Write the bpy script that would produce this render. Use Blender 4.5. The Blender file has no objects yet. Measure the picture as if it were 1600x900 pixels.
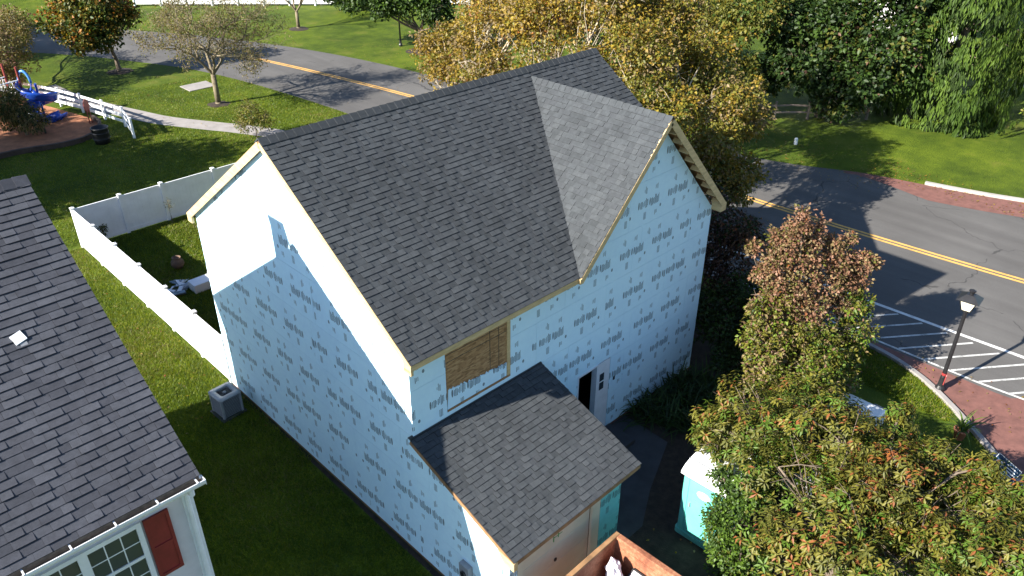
import bpy, math, random
import numpy as np
from mathutils import Vector, Matrix
random.seed(7); rng = np.random.default_rng(7)
scene = bpy.context.scene
C = scene.collection

# ------------------------------------------------------------------ camera, sky, sun, exposure
CAM = np.array((-7.3185, -10.3387, 14.5804)); YAW, PITCH, ROLL, FPX = .7743, .5366, .0024, 1250.17
cy, sy, cp, sp = math.cos(YAW), math.sin(YAW), math.cos(PITCH), math.sin(PITCH)
Fv = Vector((sy*cp, cy*cp, -sp)); Rv = Vector((cy, -sy, 0)); Uv = Rv.cross(Fv)
r2 = math.cos(ROLL)*Rv + math.sin(ROLL)*Uv; u2 = -math.sin(ROLL)*Rv + math.cos(ROLL)*Uv
cam = bpy.data.cameras.new('camera'); cam_o = bpy.data.objects.new('camera', cam); C.objects.link(cam_o)
mw = Matrix((r2, u2, -Fv)).transposed().to_4x4(); mw.translation = Vector(CAM)
cam_o.matrix_world = mw
cam.sensor_width = 36; cam.lens = FPX/1600*36; cam.clip_end = 2000; cam.clip_start = .1
scene.camera = cam_o
SUN = Vector((14.6, -2.95, -8.72)).normalized()          # the way the light travels
w = bpy.data.worlds.new('World'); scene.world = w; w.use_nodes = True
wn = w.node_tree; bg = wn.nodes['Background']; sky = wn.nodes.new('ShaderNodeTexSky')
sky.sky_type = 'NISHITA'; sky.sun_disc = False
sky.sun_elevation = math.asin(-SUN.z); sky.sun_rotation = math.atan2(-SUN.x, -SUN.y)
sky.dust_density = .3; sky.ozone_density = 3.0
wn.links.new(sky.outputs[0], bg.inputs[0]); bg.inputs[1].default_value = .068
sl = bpy.data.lights.new('sun', 'SUN'); sl.energy = 5; sl.angle = math.radians(.5); sl.color = (1, .94, .84)
so = bpy.data.objects.new('sun', sl); C.objects.link(so); so.rotation_euler = SUN.to_track_quat('-Z', 'Y').to_euler()
so.location = (-20, 5, 30)
vs = scene.view_settings; vs.view_transform = 'Standard'; vs.look = 'None'; vs.exposure = 1.62; vs.gamma = 1
scene.render.engine = 'CYCLES'

# ------------------------------------------------------------------ helpers
class MB:
    """collects faces; build() links them as ONE mesh object"""
    def __init__(s): s.v = []; s.f = []; s.m = []; s.uv = None
    def add(s, vs, fs, m=0):
        b = len(s.v); s.v.extend([tuple(v) for v in vs]); s.f.extend([tuple(b+i for i in f) for f in fs]); s.m.extend([m]*len(fs)); return s
    def box(s, x0, x1, y0, y1, z0, z1, m=0):
        vs = [(x0,y0,z0),(x1,y0,z0),(x1,y1,z0),(x0,y1,z0),(x0,y0,z1),(x1,y0,z1),(x1,y1,z1),(x0,y1,z1)]
        return s.add(vs, [(3,2,1,0),(4,5,6,7),(0,1,5,4),(1,2,6,5),(2,3,7,6),(3,0,4,7)], m)
    def obox(s, c, ax, ay, az, m=0):
        c, ax, ay, az = map(Vector, (c, ax, ay, az)); vs = []
        for k in (-1, 1):
            for i, j in ((-1,-1),(1,-1),(1,1),(-1,1)): vs.append(c+ax*i+ay*j+az*k)
        return s.add(vs, [(3,2,1,0),(4,5,6,7),(0,1,5,4),(1,2,6,5),(2,3,7,6),(3,0,4,7)], m)
    def bar(s, p0, p1, w, h, up=(0,0,1), m=0):
        p0, p1, up = Vector(p0), Vector(p1), Vector(up); d = p1-p0; L = d.length; d.normalize()
        sd = d.cross(up).normalized(); u = sd.cross(d)
        return s.obox((p0+p1)/2, d*L/2, sd*w/2, u*h/2, m)
    def prism(s, pts, ext, m=0):
        pts = [Vector(p) for p in pts]; ext = Vector(ext); n = len(pts)
        vs = pts+[p+ext for p in pts]
        fs = [tuple(range(n))[::-1], tuple(range(n, 2*n))]+[(i, (i+1) % n, n+(i+1) % n, n+i) for i in range(n)]
        return s.add(vs, fs, m)
    def tube(s, pts, rad, n=8, m=0, cap=True):
        pts = [Vector(p) for p in pts]; k = len(pts)
        if not hasattr(rad, '__len__'): rad = [rad]*k
        vs = []; ref = Vector((.31, .77, .12))
        for i, p in enumerate(pts):
            d = (pts[min(i+1, k-1)]-pts[max(i-1, 0)])
            if d.length < 1e-9: d = Vector((0, 0, 1))
            d.normalize(); a = d.cross(ref)
            if a.length < .05: a = d.cross(Vector((1, 0, 0)))
            a.normalize(); b = d.cross(a)
            for j in range(n):
                t = 2*math.pi*j/n; vs.append(p+(a*math.cos(t)+b*math.sin(t))*rad[i])
        fs = [(i*n+j, i*n+(j+1) % n, (i+1)*n+(j+1) % n, (i+1)*n+j) for i in range(k-1) for j in range(n)]
        if cap: fs += [tuple(range(n))[::-1], tuple((k-1)*n+j for j in range(n))]
        return s.add(vs, fs, m)
    def lathe(s, c, prof, n=20, m=0):
        c = Vector(c); vs = [c+Vector((r*math.cos(2*math.pi*j/n), r*math.sin(2*math.pi*j/n), z)) for r, z in prof for j in range(n)]
        k = len(prof)
        return s.add(vs, [(i*n+j, i*n+(j+1) % n, (i+1)*n+(j+1) % n, (i+1)*n+j) for i in range(k-1) for j in range(n)], m)
    def mesh(s, name, mats):
        me = bpy.data.meshes.new(name); me.from_pydata(s.v, [], s.f)
        for m in (mats if isinstance(mats, (list, tuple)) else [mats]): me.materials.append(m)
        if any(s.m): me.polygons.foreach_set('material_index', s.m)
        me.update(); return me
    def build(s, name, mats, parent=None, smooth=False):
        me = s.mesh(name, mats)
        if smooth: me.polygons.foreach_set('use_smooth', [True]*len(me.polygons))
        return link(name, me, parent)
def link(name, me, parent=None):
    o = bpy.data.objects.new(name, me); C.objects.link(o)
    if parent is not None: o.parent = parent
    return o
def tag(o, label, cat, group=None):
    o['label'] = label; o['category'] = cat
    if group: o['group'] = group
    return o
def thing(name, label, cat, loc=(0,0,0), rz=0, group=None):
    o = bpy.data.objects.new(name, None); C.objects.link(o); o.location = loc; o.rotation_euler = (0, 0, rz); o.empty_display_size = .2
    return tag(o, label, cat, group)
def struct(o): o['kind'] = 'structure'; return o
def stuff(o): o['kind'] = 'stuff'; return o
def bevel(o, wdt=.01, seg=2):
    b = o.modifiers.new('bevel', 'BEVEL'); b.width = wdt; b.segments = seg; b.limit_method = 'ANGLE'; return o
def tris_mesh(name, V, F, mats, mi=None, parent=None):
    """big mesh from numpy arrays of triangles"""
    me = bpy.data.meshes.new(name); me.vertices.add(len(V)); me.vertices.foreach_set('co', np.asarray(V, np.float32).ravel())
    n = len(F); me.loops.add(3*n); me.loops.foreach_set('vertex_index', np.asarray(F, np.int32).ravel())
    me.polygons.add(n); me.polygons.foreach_set('loop_start', np.arange(0, 3*n, 3, dtype=np.int32)); me.polygons.foreach_set('loop_total', np.full(n, 3, np.int32))
    for m in mats: me.materials.append(m)
    if mi is not None: me.polygons.foreach_set('material_index', np.asarray(mi, np.int32))
    me.update(calc_edges=True); return link(name, me, parent)
def project(P):
    q = Vector(P)-Vector(CAM); z = q.dot(Fv)
    return 800+FPX*q.dot(r2)/z, 450-FPX*q.dot(u2)/z, z

# ------------------------------------------------------------------ materials
def sock(nt, x, inp):
    if isinstance(x, (int, float)): inp.default_value = x
    elif isinstance(x, (tuple, list)): inp.default_value = tuple(x) if len(inp.default_value) == len(x) else (*x, 1)
    else: nt.links.new(x, inp)
def mth(nt, op, a, b=None, c=None, clamp=False):
    n = nt.nodes.new('ShaderNodeMath'); n.operation = op; n.use_clamp = clamp
    for i, x in enumerate((a, b, c)):
        if x is not None: sock(nt, x, n.inputs[i])
    return n.outputs[0]
def mixc(nt, f, a, b, bt='MIX'):
    n = nt.nodes.new('ShaderNodeMix'); n.data_type = 'RGBA'; n.blend_type = bt
    sock(nt, f, n.inputs[0]); sock(nt, a if not isinstance(a, tuple) else (*a[:3], 1), n.inputs[6]); sock(nt, b if not isinstance(b, tuple) else (*b[:3], 1), n.inputs[7])
    return n.outputs[2]
def noise(nt, vec, scale, detail=4, rough=.6, dim='3D'):
    n = nt.nodes.new('ShaderNodeTexNoise'); n.inputs['Scale'].default_value = scale; n.inputs['Detail'].default_value = detail; n.inputs['Roughness'].default_value = rough
    if vec is not None: nt.links.new(vec, n.inputs['Vector'])
    return n.outputs[0]
def ramp(nt, f, stops):
    n = nt.nodes.new('ShaderNodeValToRGB'); e = n.color_ramp.elements
    while len(e) < len(stops): e.new(.5)
    for i, (p, c) in enumerate(stops): e[i].position = p; e[i].color = (*c, 1) if not isinstance(c, (int, float)) else (c, c, c, 1)
    nt.links.new(f, n.inputs[0]); return n.outputs[0]
def new_mat(name):
    m = bpy.data.materials.new(name); m.use_nodes = True; nt = m.node_tree; b = nt.nodes['Principled BSDF']
    tc = nt.nodes.new('ShaderNodeTexCoord'); return m, nt, b, tc
def bump(nt, b, h, strength=.3, dist=.01):
    n = nt.nodes.new('ShaderNodeBump'); n.inputs['Strength'].default_value = strength; n.inputs['Distance'].default_value = dist
    nt.links.new(h, n.inputs['Height']); nt.links.new(n.outputs[0], b.inputs['Normal'])
def geo_pos(nt): return nt.nodes.new('ShaderNodeNewGeometry').outputs['Position']
def mat(name, col, rough=.6, var=.15, scale=6., bmp=0., metal=0., spec=None, fine=None, stretch=None):
    """plain surface: base colour with blotchy variation, fine grain and relief, in world metres"""
    m, nt, b, tc = new_mat(name); p = geo_pos(nt)
    if stretch:
        mp = nt.nodes.new('ShaderNodeMapping'); mp.inputs['Scale'].default_value = stretch; nt.links.new(p, mp.inputs[0]); p = mp.outputs[0]
    n1 = noise(nt, p, scale, 5); lo = tuple(c*(1-var*1.6) for c in col); hi = tuple(min(1, c*(1+var*1.4)) for c in col)
    c = ramp(nt, n1, [(.3, lo), (.7, hi)])
    if fine:
        n2 = noise(nt, p, fine[0], 3, .7); c = mixc(nt, mth(nt, 'MULTIPLY', mth(nt, 'SUBTRACT', n2, .42, clamp=True), fine[1]), c, fine[2] if len(fine) > 2 else lo)
    nt.links.new(c, b.inputs['Base Color']); b.inputs['Roughness'].default_value = rough; b.inputs['Metallic'].default_value = metal
    if spec is not None: b.inputs['Specular IOR Level'].default_value = spec
    if bmp: bump(nt, b, noise(nt, p, (fine[0] if fine else scale*8), 3), bmp, .01)
    return m
def leaf_mat(name, col, trans=.35, var=.25):
    m, nt, b, tc = new_mat(name); p = geo_pos(nt)
    n1 = noise(nt, p, 1.7, 3); n2 = noise(nt, p, 23., 2)
    f = mth(nt, 'ADD', mth(nt, 'MULTIPLY', n1, .5), mth(nt, 'MULTIPLY', n2, .5))
    c = ramp(nt, f, [(.33, tuple(x*(1-var*1.4) for x in col)), (.67, tuple(min(1, x*(1+var*1.6)) for x in col))])
    nt.links.new(c, b.inputs['Base Color']); b.inputs['Roughness'].default_value = .5; b.inputs['Specular IOR Level'].default_value = .35
    t = nt.nodes.new('ShaderNodeBsdfTranslucent'); nt.links.new(mixc(nt, 1, c, (1, .95, .45), 'MULTIPLY'), t.inputs[0])
    mx = nt.nodes.new('ShaderNodeMixShader'); mx.inputs[0].default_value = trans
    nt.links.new(b.outputs[0], mx.inputs[1]); nt.links.new(t.outputs[0], mx.inputs[2])
    nt.links.new(mx.outputs[0], nt.nodes['Material Output'].inputs[0]); return m

def grass_mat():
    m, nt, b, tc = new_mat('lawn'); p = geo_pos(nt)
    big = noise(nt, p, .16, 3); mid = noise(nt, p, .9, 5, .65); fin = noise(nt, p, 14, 5, .75); vf = noise(nt, p, 70, 3, .8)
    f = mth(nt, 'ADD', mth(nt, 'ADD', mth(nt, 'MULTIPLY', big, .3), mth(nt, 'MULTIPLY', mid, .3)), mth(nt, 'ADD', mth(nt, 'MULTIPLY', fin, .25), mth(nt, 'MULTIPLY', vf, .15)))
    c = ramp(nt, f, [(.34, (.018, .032, .003)), (.46, (.052, .084, .006)), (.56, (.102, .143, .009)), (.68, (.18, .19, .022))])
    dry = ramp(nt, noise(nt, p, .45, 4), [(.56, 0.), (.72, 1.)])
    c = mixc(nt, mth(nt, 'MULTIPLY', dry, .45), c, (.14, .12, .032))
    nt.links.new(c, b.inputs['Base Color']); b.inputs['Roughness'].default_value = .85; b.inputs['Specular IOR Level'].default_value = .15
    bump(nt, b, mth(nt, 'ADD', fin, mth(nt, 'MULTIPLY', vf, .7)), .9, .05); return m
def asphalt_mat(name='asphalt', k=1.):
    m, nt, b, tc = new_mat(name); p = geo_pos(nt)
    big = noise(nt, p, .25, 4); fin = noise(nt, p, 55, 3, .8)
    mp = nt.nodes.new('ShaderNodeMapping'); mp.inputs['Scale'].default_value = (1.1, .05, 1); nt.links.new(p, mp.inputs[0])
    lane = noise(nt, mp.outputs[0], 1.0, 3)
    f = mth(nt, 'ADD', mth(nt, 'ADD', mth(nt, 'MULTIPLY', big, .35), mth(nt, 'MULTIPLY', fin, .35)), mth(nt, 'MULTIPLY', lane, .3))
    c = ramp(nt, f, [(.33, (.068*k, .065*k, .063*k)), (.5, (.098*k, .094*k, .091*k)), (.66, (.14*k, .135*k, .13*k))])
    v = nt.nodes.new('ShaderNodeTexVoronoi'); v.feature = 'DISTANCE_TO_EDGE'; v.inputs['Scale'].default_value = .23
    wp = nt.nodes.new('ShaderNodeVectorMath'); wp.operation = 'MULTIPLY_ADD'; wp.inputs[1].default_value = (.9, .9, 0)
    nz = nt.nodes.new('ShaderNodeTexNoise'); nz.inputs['Scale'].default_value = 1.3; nt.links.new(p, nz.inputs[0]); nt.links.new(nz.outputs[1], wp.inputs[0]); nt.links.new(p, wp.inputs[2]); nt.links.new(wp.outputs[0], v.inputs['Vector'])
    crack = mth(nt, 'MULTIPLY', mth(nt, 'LESS_THAN', v.outputs['Distance'], .004), mth(nt, 'GREATER_THAN', noise(nt, p, .4, 2), .52))
    c = mixc(nt, mth(nt, 'MULTIPLY', crack, .6), c, (.02, .02, .02))
    nt.links.new(c, b.inputs['Base Color']); b.inputs['Roughness'].default_value = .85; b.inputs['Specular IOR Level'].default_value = .3
    bump(nt, b, fin, .5, .012); return m
def paint_mat(name, col, wear=.5):
    m, nt, b, tc = new_mat(name); p = geo_pos(nt)
    f = mth(nt, 'ADD', mth(nt, 'MULTIPLY', noise(nt, p, 30, 4, .8), .6), mth(nt, 'MULTIPLY', noise(nt, p, 2.2, 3), .4))
    c = ramp(nt, f, [(wear-.13, (.07, .068, .064)), (wear-.03, tuple(x*.7 for x in col)), (wear+.1, col)])
    nt.links.new(c, b.inputs['Base Color']); b.inputs['Roughness'].default_value = .7; return m
def shingle_mat(name, col, streak=.2):
    m, nt, b, tc = new_mat(name); p = geo_pos(nt)
    g = noise(nt, p, 140, 2, .8); md = noise(nt, p, 9, 4, .7); bg_ = noise(nt, p, .7, 3)
    f = mth(nt, 'ADD', mth(nt, 'ADD', mth(nt, 'MULTIPLY', g, .45), mth(nt, 'MULTIPLY', md, .35)), mth(nt, 'MULTIPLY', bg_, .2))
    c = ramp(nt, f, [(.3, tuple(x*.55 for x in col)), (.5, col), (.72, tuple(x*1.6 for x in col))])
    nt.links.new(c, b.inputs['Base Color']); b.inputs['Roughness'].default_value = .9; b.inputs['Specular IOR Level'].default_value = .25
    bump(nt, b, g, .6, .006); return m
def foam_mat():
    """pale foam sheathing with a printed pattern, one print row for each board; UV in metres"""
    m, nt, b, tc = new_mat('foam_sheathing'); sep = nt.nodes.new('ShaderNodeSeparateXYZ'); nt.links.new(tc.outputs['UV'], sep.inputs[0])
    U, V = sep.outputs[0], sep.outputs[1]; PU, PV = 1.19, 1.175
    a = mth(nt, 'MULTIPLY', mth(nt, 'FRACT', mth(nt, 'DIVIDE', U, PU)), PU); h = mth(nt, 'MULTIPLY', mth(nt, 'FRACT', mth(nt, 'DIVIDE', V, PV)), PV)
    cellu = mth(nt, 'FLOOR', mth(nt, 'DIVIDE', U, PU)); cellv = mth(nt, 'FLOOR', mth(nt, 'DIVIDE', V, PV))
    def rng_(x, lo, hi): return mth(nt, 'MULTIPLY', mth(nt, 'GREATER_THAN', x, lo), mth(nt, 'LESS_THAN', x, hi))
    def wnoise(x, y):
        n = nt.nodes.new('ShaderNodeTexWhiteNoise'); n.noise_dimensions = '2D'; cmb = nt.nodes.new('ShaderNodeCombineXYZ'); sock(nt, x, cmb.inputs[0]); sock(nt, y, cmb.inputs[1])
        nt.links.new(cmb.outputs[0], n.inputs['Vector']); return n.outputs[0]
    def word(a0, a1, zc, hh, lw, seed, duty=.62):
        k = mth(nt, 'DIVIDE', mth(nt, 'SUBTRACT', a, a0), lw); i = mth(nt, 'FLOOR', k); fr = mth(nt, 'FRACT', k)
        r1 = wnoise(i, seed); r3 = wnoise(i, seed+3.3)
        top = mth(nt, 'ADD', zc, mth(nt, 'MULTIPLY', mth(nt, 'MULTIPLY_ADD', r1, .75, .25), hh)); bot = mth(nt, 'SUBTRACT', zc, mth(nt, 'MULTIPLY', mth(nt, 'MULTIPLY_ADD', r3, .6, .4), hh))
        s = mth(nt, 'MULTIPLY', mth(nt, 'LESS_THAN', fr, mth(nt, 'MULTIPLY_ADD', r3, .3, duty-.2)), rng_(a, a0, a1))
        return mth(nt, 'MULTIPLY', s, mth(nt, 'MULTIPLY', mth(nt, 'LESS_THAN', h, top), mth(nt, 'GREATER_THAN', h, bot)))
    def rect(a0, a1, z0, z1): return mth(nt, 'MULTIPLY', rng_(a, a0, a1), rng_(h, z0, z1))
    def ell(ac, zc, ra, rz):
        d = mth(nt, 'ADD', mth(nt, 'POWER', mth(nt, 'DIVIDE', mth(nt, 'SUBTRACT', a, ac), ra), 2.), mth(nt, 'POWER', mth(nt, 'DIVIDE', mth(nt, 'SUBTRACT', h, zc), rz), 2.))
        return mth(nt, 'LESS_THAN', d, 1.)
    def mul(x, k): return mth(nt, 'MULTIPLY', x, k)
    parts = [mul(ell(.140, .575, .026, .10), .9), mul(word(.185, .50, .575, .135, .037, 1.5, .62), .92), mul(ell(.575, .575, .026, .10), .88), mul(word(.62, .93, .575, .135, .037, 8.5, .62), .9),
             mul(ell(1.02, .35, .032, .045), .85), mul(word(.32, .43, .92, .105, .036, 2.7, .8), .62), mul(word(.755, .865, .92, .105, .036, 5.7, .8), .62),
             mul(word(.36, .45, .24, .115, .036, 4.1), .82), mul(word(.80, .89, .24, .115, .036, 6.1), .82)]
    t = parts[0]
    for q in parts[1:]: t = mth(nt, 'MAXIMUM', t, q)
    mp = nt.nodes.new('ShaderNodeMapping'); mp.inputs['Scale'].default_value = (60, 38, 1); nt.links.new(tc.outputs['UV'], mp.inputs[0])
    t = mth(nt, 'MULTIPLY', t, mth(nt, 'MULTIPLY_ADD', noise(nt, mp.outputs[0], 1, 2), .7, .55, clamp=True))
    p = geo_pos(nt); n1 = noise(nt, p, .8, 5); n2 = noise(nt, p, 7, 4)
    base = ramp(nt, mth(nt, 'ADD', mth(nt, 'MULTIPLY', n1, .6), mth(nt, 'MULTIPLY', n2, .4)), [(.3, (.55, .765, .92)), (.55, (.615, .84, .97)), (.75, (.655, .87, .98))])
    # scuffs
    mp2 = nt.nodes.new('ShaderNodeMapping'); mp2.inputs['Scale'].default_value = (.8, 7, 1); mp2.inputs['Rotation'].default_value = (0, 0, .5); nt.links.new(tc.outputs['UV'], mp2.inputs[0])
    sc = ramp(nt, noise(nt, mp2.outputs[0], 2, 4), [(.62, 0.), (.7, 1.)])
    base = mixc(nt, mth(nt, 'MULTIPLY', sc, .18), base, (.72, .78, .8))
    c = mixc(nt, t, base, (.045, .058, .075))
    nt.links.new(c, b.inputs['Base Color']); b.inputs['Roughness'].default_value = .55; b.inputs['Specular IOR Level'].default_value = .3
    bump(nt, b, n2, .1, .01); return m
def osb_mat():
    m, nt, b, tc = new_mat('osb'); p = geo_pos(nt)
    mp = nt.nodes.new('ShaderNodeMapping'); mp.inputs['Scale'].default_value = (9, 9, 30); nt.links.new(p, mp.inputs[0])
    v = nt.nodes.new('ShaderNodeTexVoronoi'); v.inputs['Scale'].default_value = 1.; nt.links.new(mp.outputs[0], v.inputs['Vector'])
    sepc = nt.nodes.new('ShaderNodeSeparateColor'); nt.links.new(v.outputs['Color'], sepc.inputs[0])
    c = ramp(nt, mth(nt, 'ADD', mth(nt, 'MULTIPLY', sepc.outputs[0], .6), mth(nt, 'MULTIPLY', noise(nt, p, 5, 4), .4)), [(.2, (.20, .105, .042)), (.5, (.33, .185, .08)), (.85, (.44, .27, .13))])
    nt.links.new(c, b.inputs['Base Color']); b.inputs['Roughness'].default_value = .75; return m
def rust_mat():
    m, nt, b, tc = new_mat('rusty_steel'); p = geo_pos(nt)
    f = mth(nt, 'ADD', mth(nt, 'MULTIPLY', noise(nt, p, 1.6, 6, .7), .6), mth(nt, 'MULTIPLY', noise(nt, p, 14, 4, .7), .4))
    c = ramp(nt, f, [(.32, (.08, .024, .014)), (.46, (.24, .085, .042)), (.56, (.34, .15, .08)), (.7, (.46, .30, .20))])
    nt.links.new(c, b.inputs['Base Color']); b.inputs['Roughness'].default_value = .8; bump(nt, b, f, .3, .02); return m
def glass_mat(name, col=(.04, .05, .062)):  # bluish-grey sky reflection of the panes is put into the base colour
    m, nt, b, tc = new_mat(name); b.inputs['Base Color'].default_value = (*col, 1); b.inputs['Roughness'].default_value = .06; b.inputs['Specular IOR Level'].default_value = .8; return m

M = {}
M['lawn'] = grass_mat(); M['asphalt'] = asphalt_mat(); M['drive'] = asphalt_mat('old_driveway', .32)
M['white_paint'] = paint_mat('white_road_paint', (.72, .72, .70), .46); M['white_worn'] = paint_mat('worn_white_road_paint', (.6, .6, .58), .5)
M['yellow_paint'] = paint_mat('yellow_road_paint', (.72, .40, .10), .44)
M['brick'] = mat('red_pavement', (.165, .072, .058), .85, .18, 3, .3, fine=(60, 1.2))
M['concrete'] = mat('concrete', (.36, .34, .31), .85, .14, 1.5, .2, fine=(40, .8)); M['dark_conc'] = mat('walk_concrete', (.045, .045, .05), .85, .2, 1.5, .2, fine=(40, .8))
M['path'] = mat('path_concrete', (.27, .25, .24), .9, .12, 1.5, .2, fine=(40, .8))
M['soil'] = mat('dark_mulch', (.035, .024, .017), .95, .35, 5, .8, fine=(30, 1.5)); M['chips'] = mat('wood_chips', (.31, .125, .058), .95, .25, 2.2, .8, fine=(25, 1.6))
M['foam'] = foam_mat(); M['osb'] = osb_mat(); M['rust'] = rust_mat()
M['lumber'] = mat('lumber', (.56, .41, .21), .7, .16, 3, .1, fine=(30, .8), stretch=(1, 1, 5)); M['lumber_d'] = mat('weathered_lumber', (.27, .15, .07), .8, .2, 4, .2)
M['sill'] = mat('sill_plate', (.17, .075, .045), .85, .25, 3, .2)
M['vinyl'] = mat('white_vinyl', (.87, .88, .89), .4, .05, 2); M['white'] = mat('white_trim', (.72, .74, .78), .45, .06, 3); M['siding'] = mat('pale_siding', (.60, .57, .60), .55, .05, 3)
M['shutter'] = mat('red_shutter', (.20, .020, .024), .5, .12, 5); M['gutter_in'] = mat('gutter_grime', (.12, .10, .08), .8, .3, 8)
M['glass'] = glass_mat('window_glass'); M['curtain'] = mat('curtain', (.14, .15, .16), .8, .2, 5)
M['dark'] = mat('dark_interior', (.02, .016, .013), .9, .2, 3); M['black'] = mat('black_metal', (.015, .015, .017), .4, .2, 8); M['grey'] = mat('grey_metal', (.26, .27, .29), .45, .1, 6, metal=.2)
M['ac'] = mat('condenser_grey', (.25, .26, .28), .45, .08, 6); M['ac_dark'] = mat('condenser_dark', (.035, .037, .04), .6, .2, 9)
M['door'] = mat('cream_door', (.62, .56, .44), .5, .07, 1.2); M['teal_foam'] = mat('teal_foam', (.16, .56, .58), .6, .1, 2); M['green_tape'] = mat('green_tape', (.03, .25, .05), .6)
M['teal'] = mat('toilet_plastic', (.13, .50, .44), .35, .08, 2); M['toilet_white'] = mat('toilet_roof', (.78, .80, .80), .4, .06, 3); M['red'] = mat('red_print', (.27, .03, .03), .5)
M['blue'] = mat('blue_plastic', (.012, .060, .36), .25, .08, 3); M['ltblue'] = mat('light_blue_plastic', (.06, .22, .55), .3, .08, 3); M['play_red'] = mat('play_red', (.22, .035, .03), .5, .12, 4)
M['timber'] = mat('edging_timber', (.05, .035, .028), .9, .25, 3, .3); M['rail_wood'] = mat('grey_rail_wood', (.20, .16, .13), .9, .25, 3, .3)
M['bag'] = mat('white_bag', (.62, .62, .68), .4, .1, 6, .3); M['tarp'] = mat('blue_grey_sheet', (.16, .22, .27), .5, .3, 6, .3); M['terracotta'] = mat('terracotta', (.36, .14, .08), .7, .15, 6)
M['sign'] = mat('navy_board', (.012, .040, .085), .4, .08, 4); M['print'] = mat('white_print', (.72, .74, .74), .5, .05, 4)
M['car'] = mat('car_paint', (.70, .71, .73), .2, .03, 2); M['tyre'] = mat('tyre_rubber', (.02, .02, .02), .8); M['lamp_pane'] = mat('lamp_pane', (.80, .76, .60), .4, .04, 4)
M['bark'] = mat('bark', (.15, .115, .085), .95, .25, 4, .6, fine=(25, 1.4)); M['pale_bark'] = mat('pale_bark', (.42, .36, .27), .9, .3, 3, .4, fine=(9, 1.5, (.16, .12, .08))); M['twig'] = mat('twig', (.165, .135, .085), .9, .25, 3)
M['roof_far'] = mat('far_roof', (.08, .078, .08), .9, .2, 3); M['brown'] = mat('brown_clay', (.14, .085, .055), .8, .2, 6)
for nm, col in dict(g_dark=(.022, .045, .010), g_mid=(.045, .085, .014), g_bright=(.085, .15, .016), g_lime=(.15, .21, .022), olive=(.10, .105, .018), olive_y=(.16, .15, .022), gold=(.24, .16, .022), yellow=(.31, .23, .028),
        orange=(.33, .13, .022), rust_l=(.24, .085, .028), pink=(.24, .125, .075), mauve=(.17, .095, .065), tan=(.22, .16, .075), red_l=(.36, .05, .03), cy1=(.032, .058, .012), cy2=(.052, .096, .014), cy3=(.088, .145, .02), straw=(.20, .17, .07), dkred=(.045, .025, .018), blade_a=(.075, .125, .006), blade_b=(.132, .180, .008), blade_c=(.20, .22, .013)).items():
    M[nm] = leaf_mat('leaf_'+nm, col)
for i, c in enumerate(((.042, .047, .052), (.047, .052, .058), (.051, .057, .063), (.056, .062, .068))): M['sh%d' % i] = shingle_mat('grey_shingle_%d' % i, c)
for i, c in enumerate(((.046, .049, .061), (.054, .057, .070), (.060, .064, .078), (.067, .071, .086))): M['nb%d' % i] = shingle_mat('slate_shingle_%d' % i, c)
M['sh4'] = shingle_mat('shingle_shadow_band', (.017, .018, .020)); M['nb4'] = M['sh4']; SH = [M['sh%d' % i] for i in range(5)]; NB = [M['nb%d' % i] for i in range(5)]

# ------------------------------------------------------------------ ground, road, paths
def sheet(name, pts, z, m):
    mb = MB(); mb.add([(x, y, z) for x, y in pts], [tuple(range(len(pts)))]); return struct(mb.build(name, m))
def strip(name, pts, wdt, z, m, h=0):
    """a ribbon along a polyline; h > 0 gives it a raised section"""
    P = [Vector((x, y, 0)) for x, y in pts]; L = []; Rr = []
    for i, p in enumerate(P):
        d = (P[min(i+1, len(P)-1)]-P[max(i-1, 0)]).normalized(); n = Vector((-d.y, d.x, 0)); L.append(p+n*wdt/2); Rr.append(p-n*wdt/2)
    mb = MB(); k = len(P)
    if h == 0:
        mb.add([(p.x, p.y, z) for p in L+Rr], [(i, k+i, k+i+1, i+1) for i in range(k-1)])
    else:
        vs = [(p.x, p.y, 0) for p in L]+[(p.x, p.y, h) for p in L]+[(p.x, p.y, h) for p in Rr]+[(p.x, p.y, 0) for p in Rr]
        fs = [(a*k+i, (a+1)*k+i, (a+1)*k+i+1, a*k+i+1) for a in range(3) for i in range(k-1)]+[(0, 3*k, 2*k, k), (k-1, 2*k-1, 3*k-1, 4*k-1)]
        mb.add(vs, fs)
    return mb.build(name, m)
def smooth_line(pts, n=8):
    out = []
    for i in range(len(pts)-1):
        p0, p1, p2, p3 = [np.array(pts[max(0, min(len(pts)-1, j))], float) for j in (i-1, i, i+1, i+2)]
        for k in range(n):
            t = k/n; out.append(tuple(.5*((2*p1)+(-p0+p2)*t+(2*p0-5*p1+4*p2-p3)*t*t+(-p0+3*p1-3*p2+p3)*t**3)))
    out.append(tuple(pts[-1])); return out
mb = MB(); g0 = 400; mb.add([(-g0, -g0, 0), (g0, -g0, 0), (g0, g0, 0), (-g0, g0, 0)], [(0, 1, 2, 3)]); struct(mb.build('ground', M['lawn']))
near_e = smooth_line([(6, -20), (9.2, -13.5), (11.0, -10.5), (12.26, -8.8), (13.34, -7.52), (14.3, -6.3), (15.05, -5.1), (15.5, -3.6), (15.62, -1), (15.7, 4), (15.9, 10), (16.4, 20), (16.5, 28.2), (15.03, 39.3), (12.4, 46.5), (8, 54), (0, 62), (-20, 76), (-60, 95)])
far_e = smooth_line([(45, -30), (36, -14), (33, -8), (30.95, -3.2), (30.1, -.7), (29.1, 3.2), (27.4, 7), (26.2, 13), (25.5, 20), (24.9, 28.4), (23.7, 36.5), (21.6, 43.9), (17.5, 53), (11, 62), (1, 72), (-18, 86), (-56, 106)])
mb = MB(); nn = 150
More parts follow.
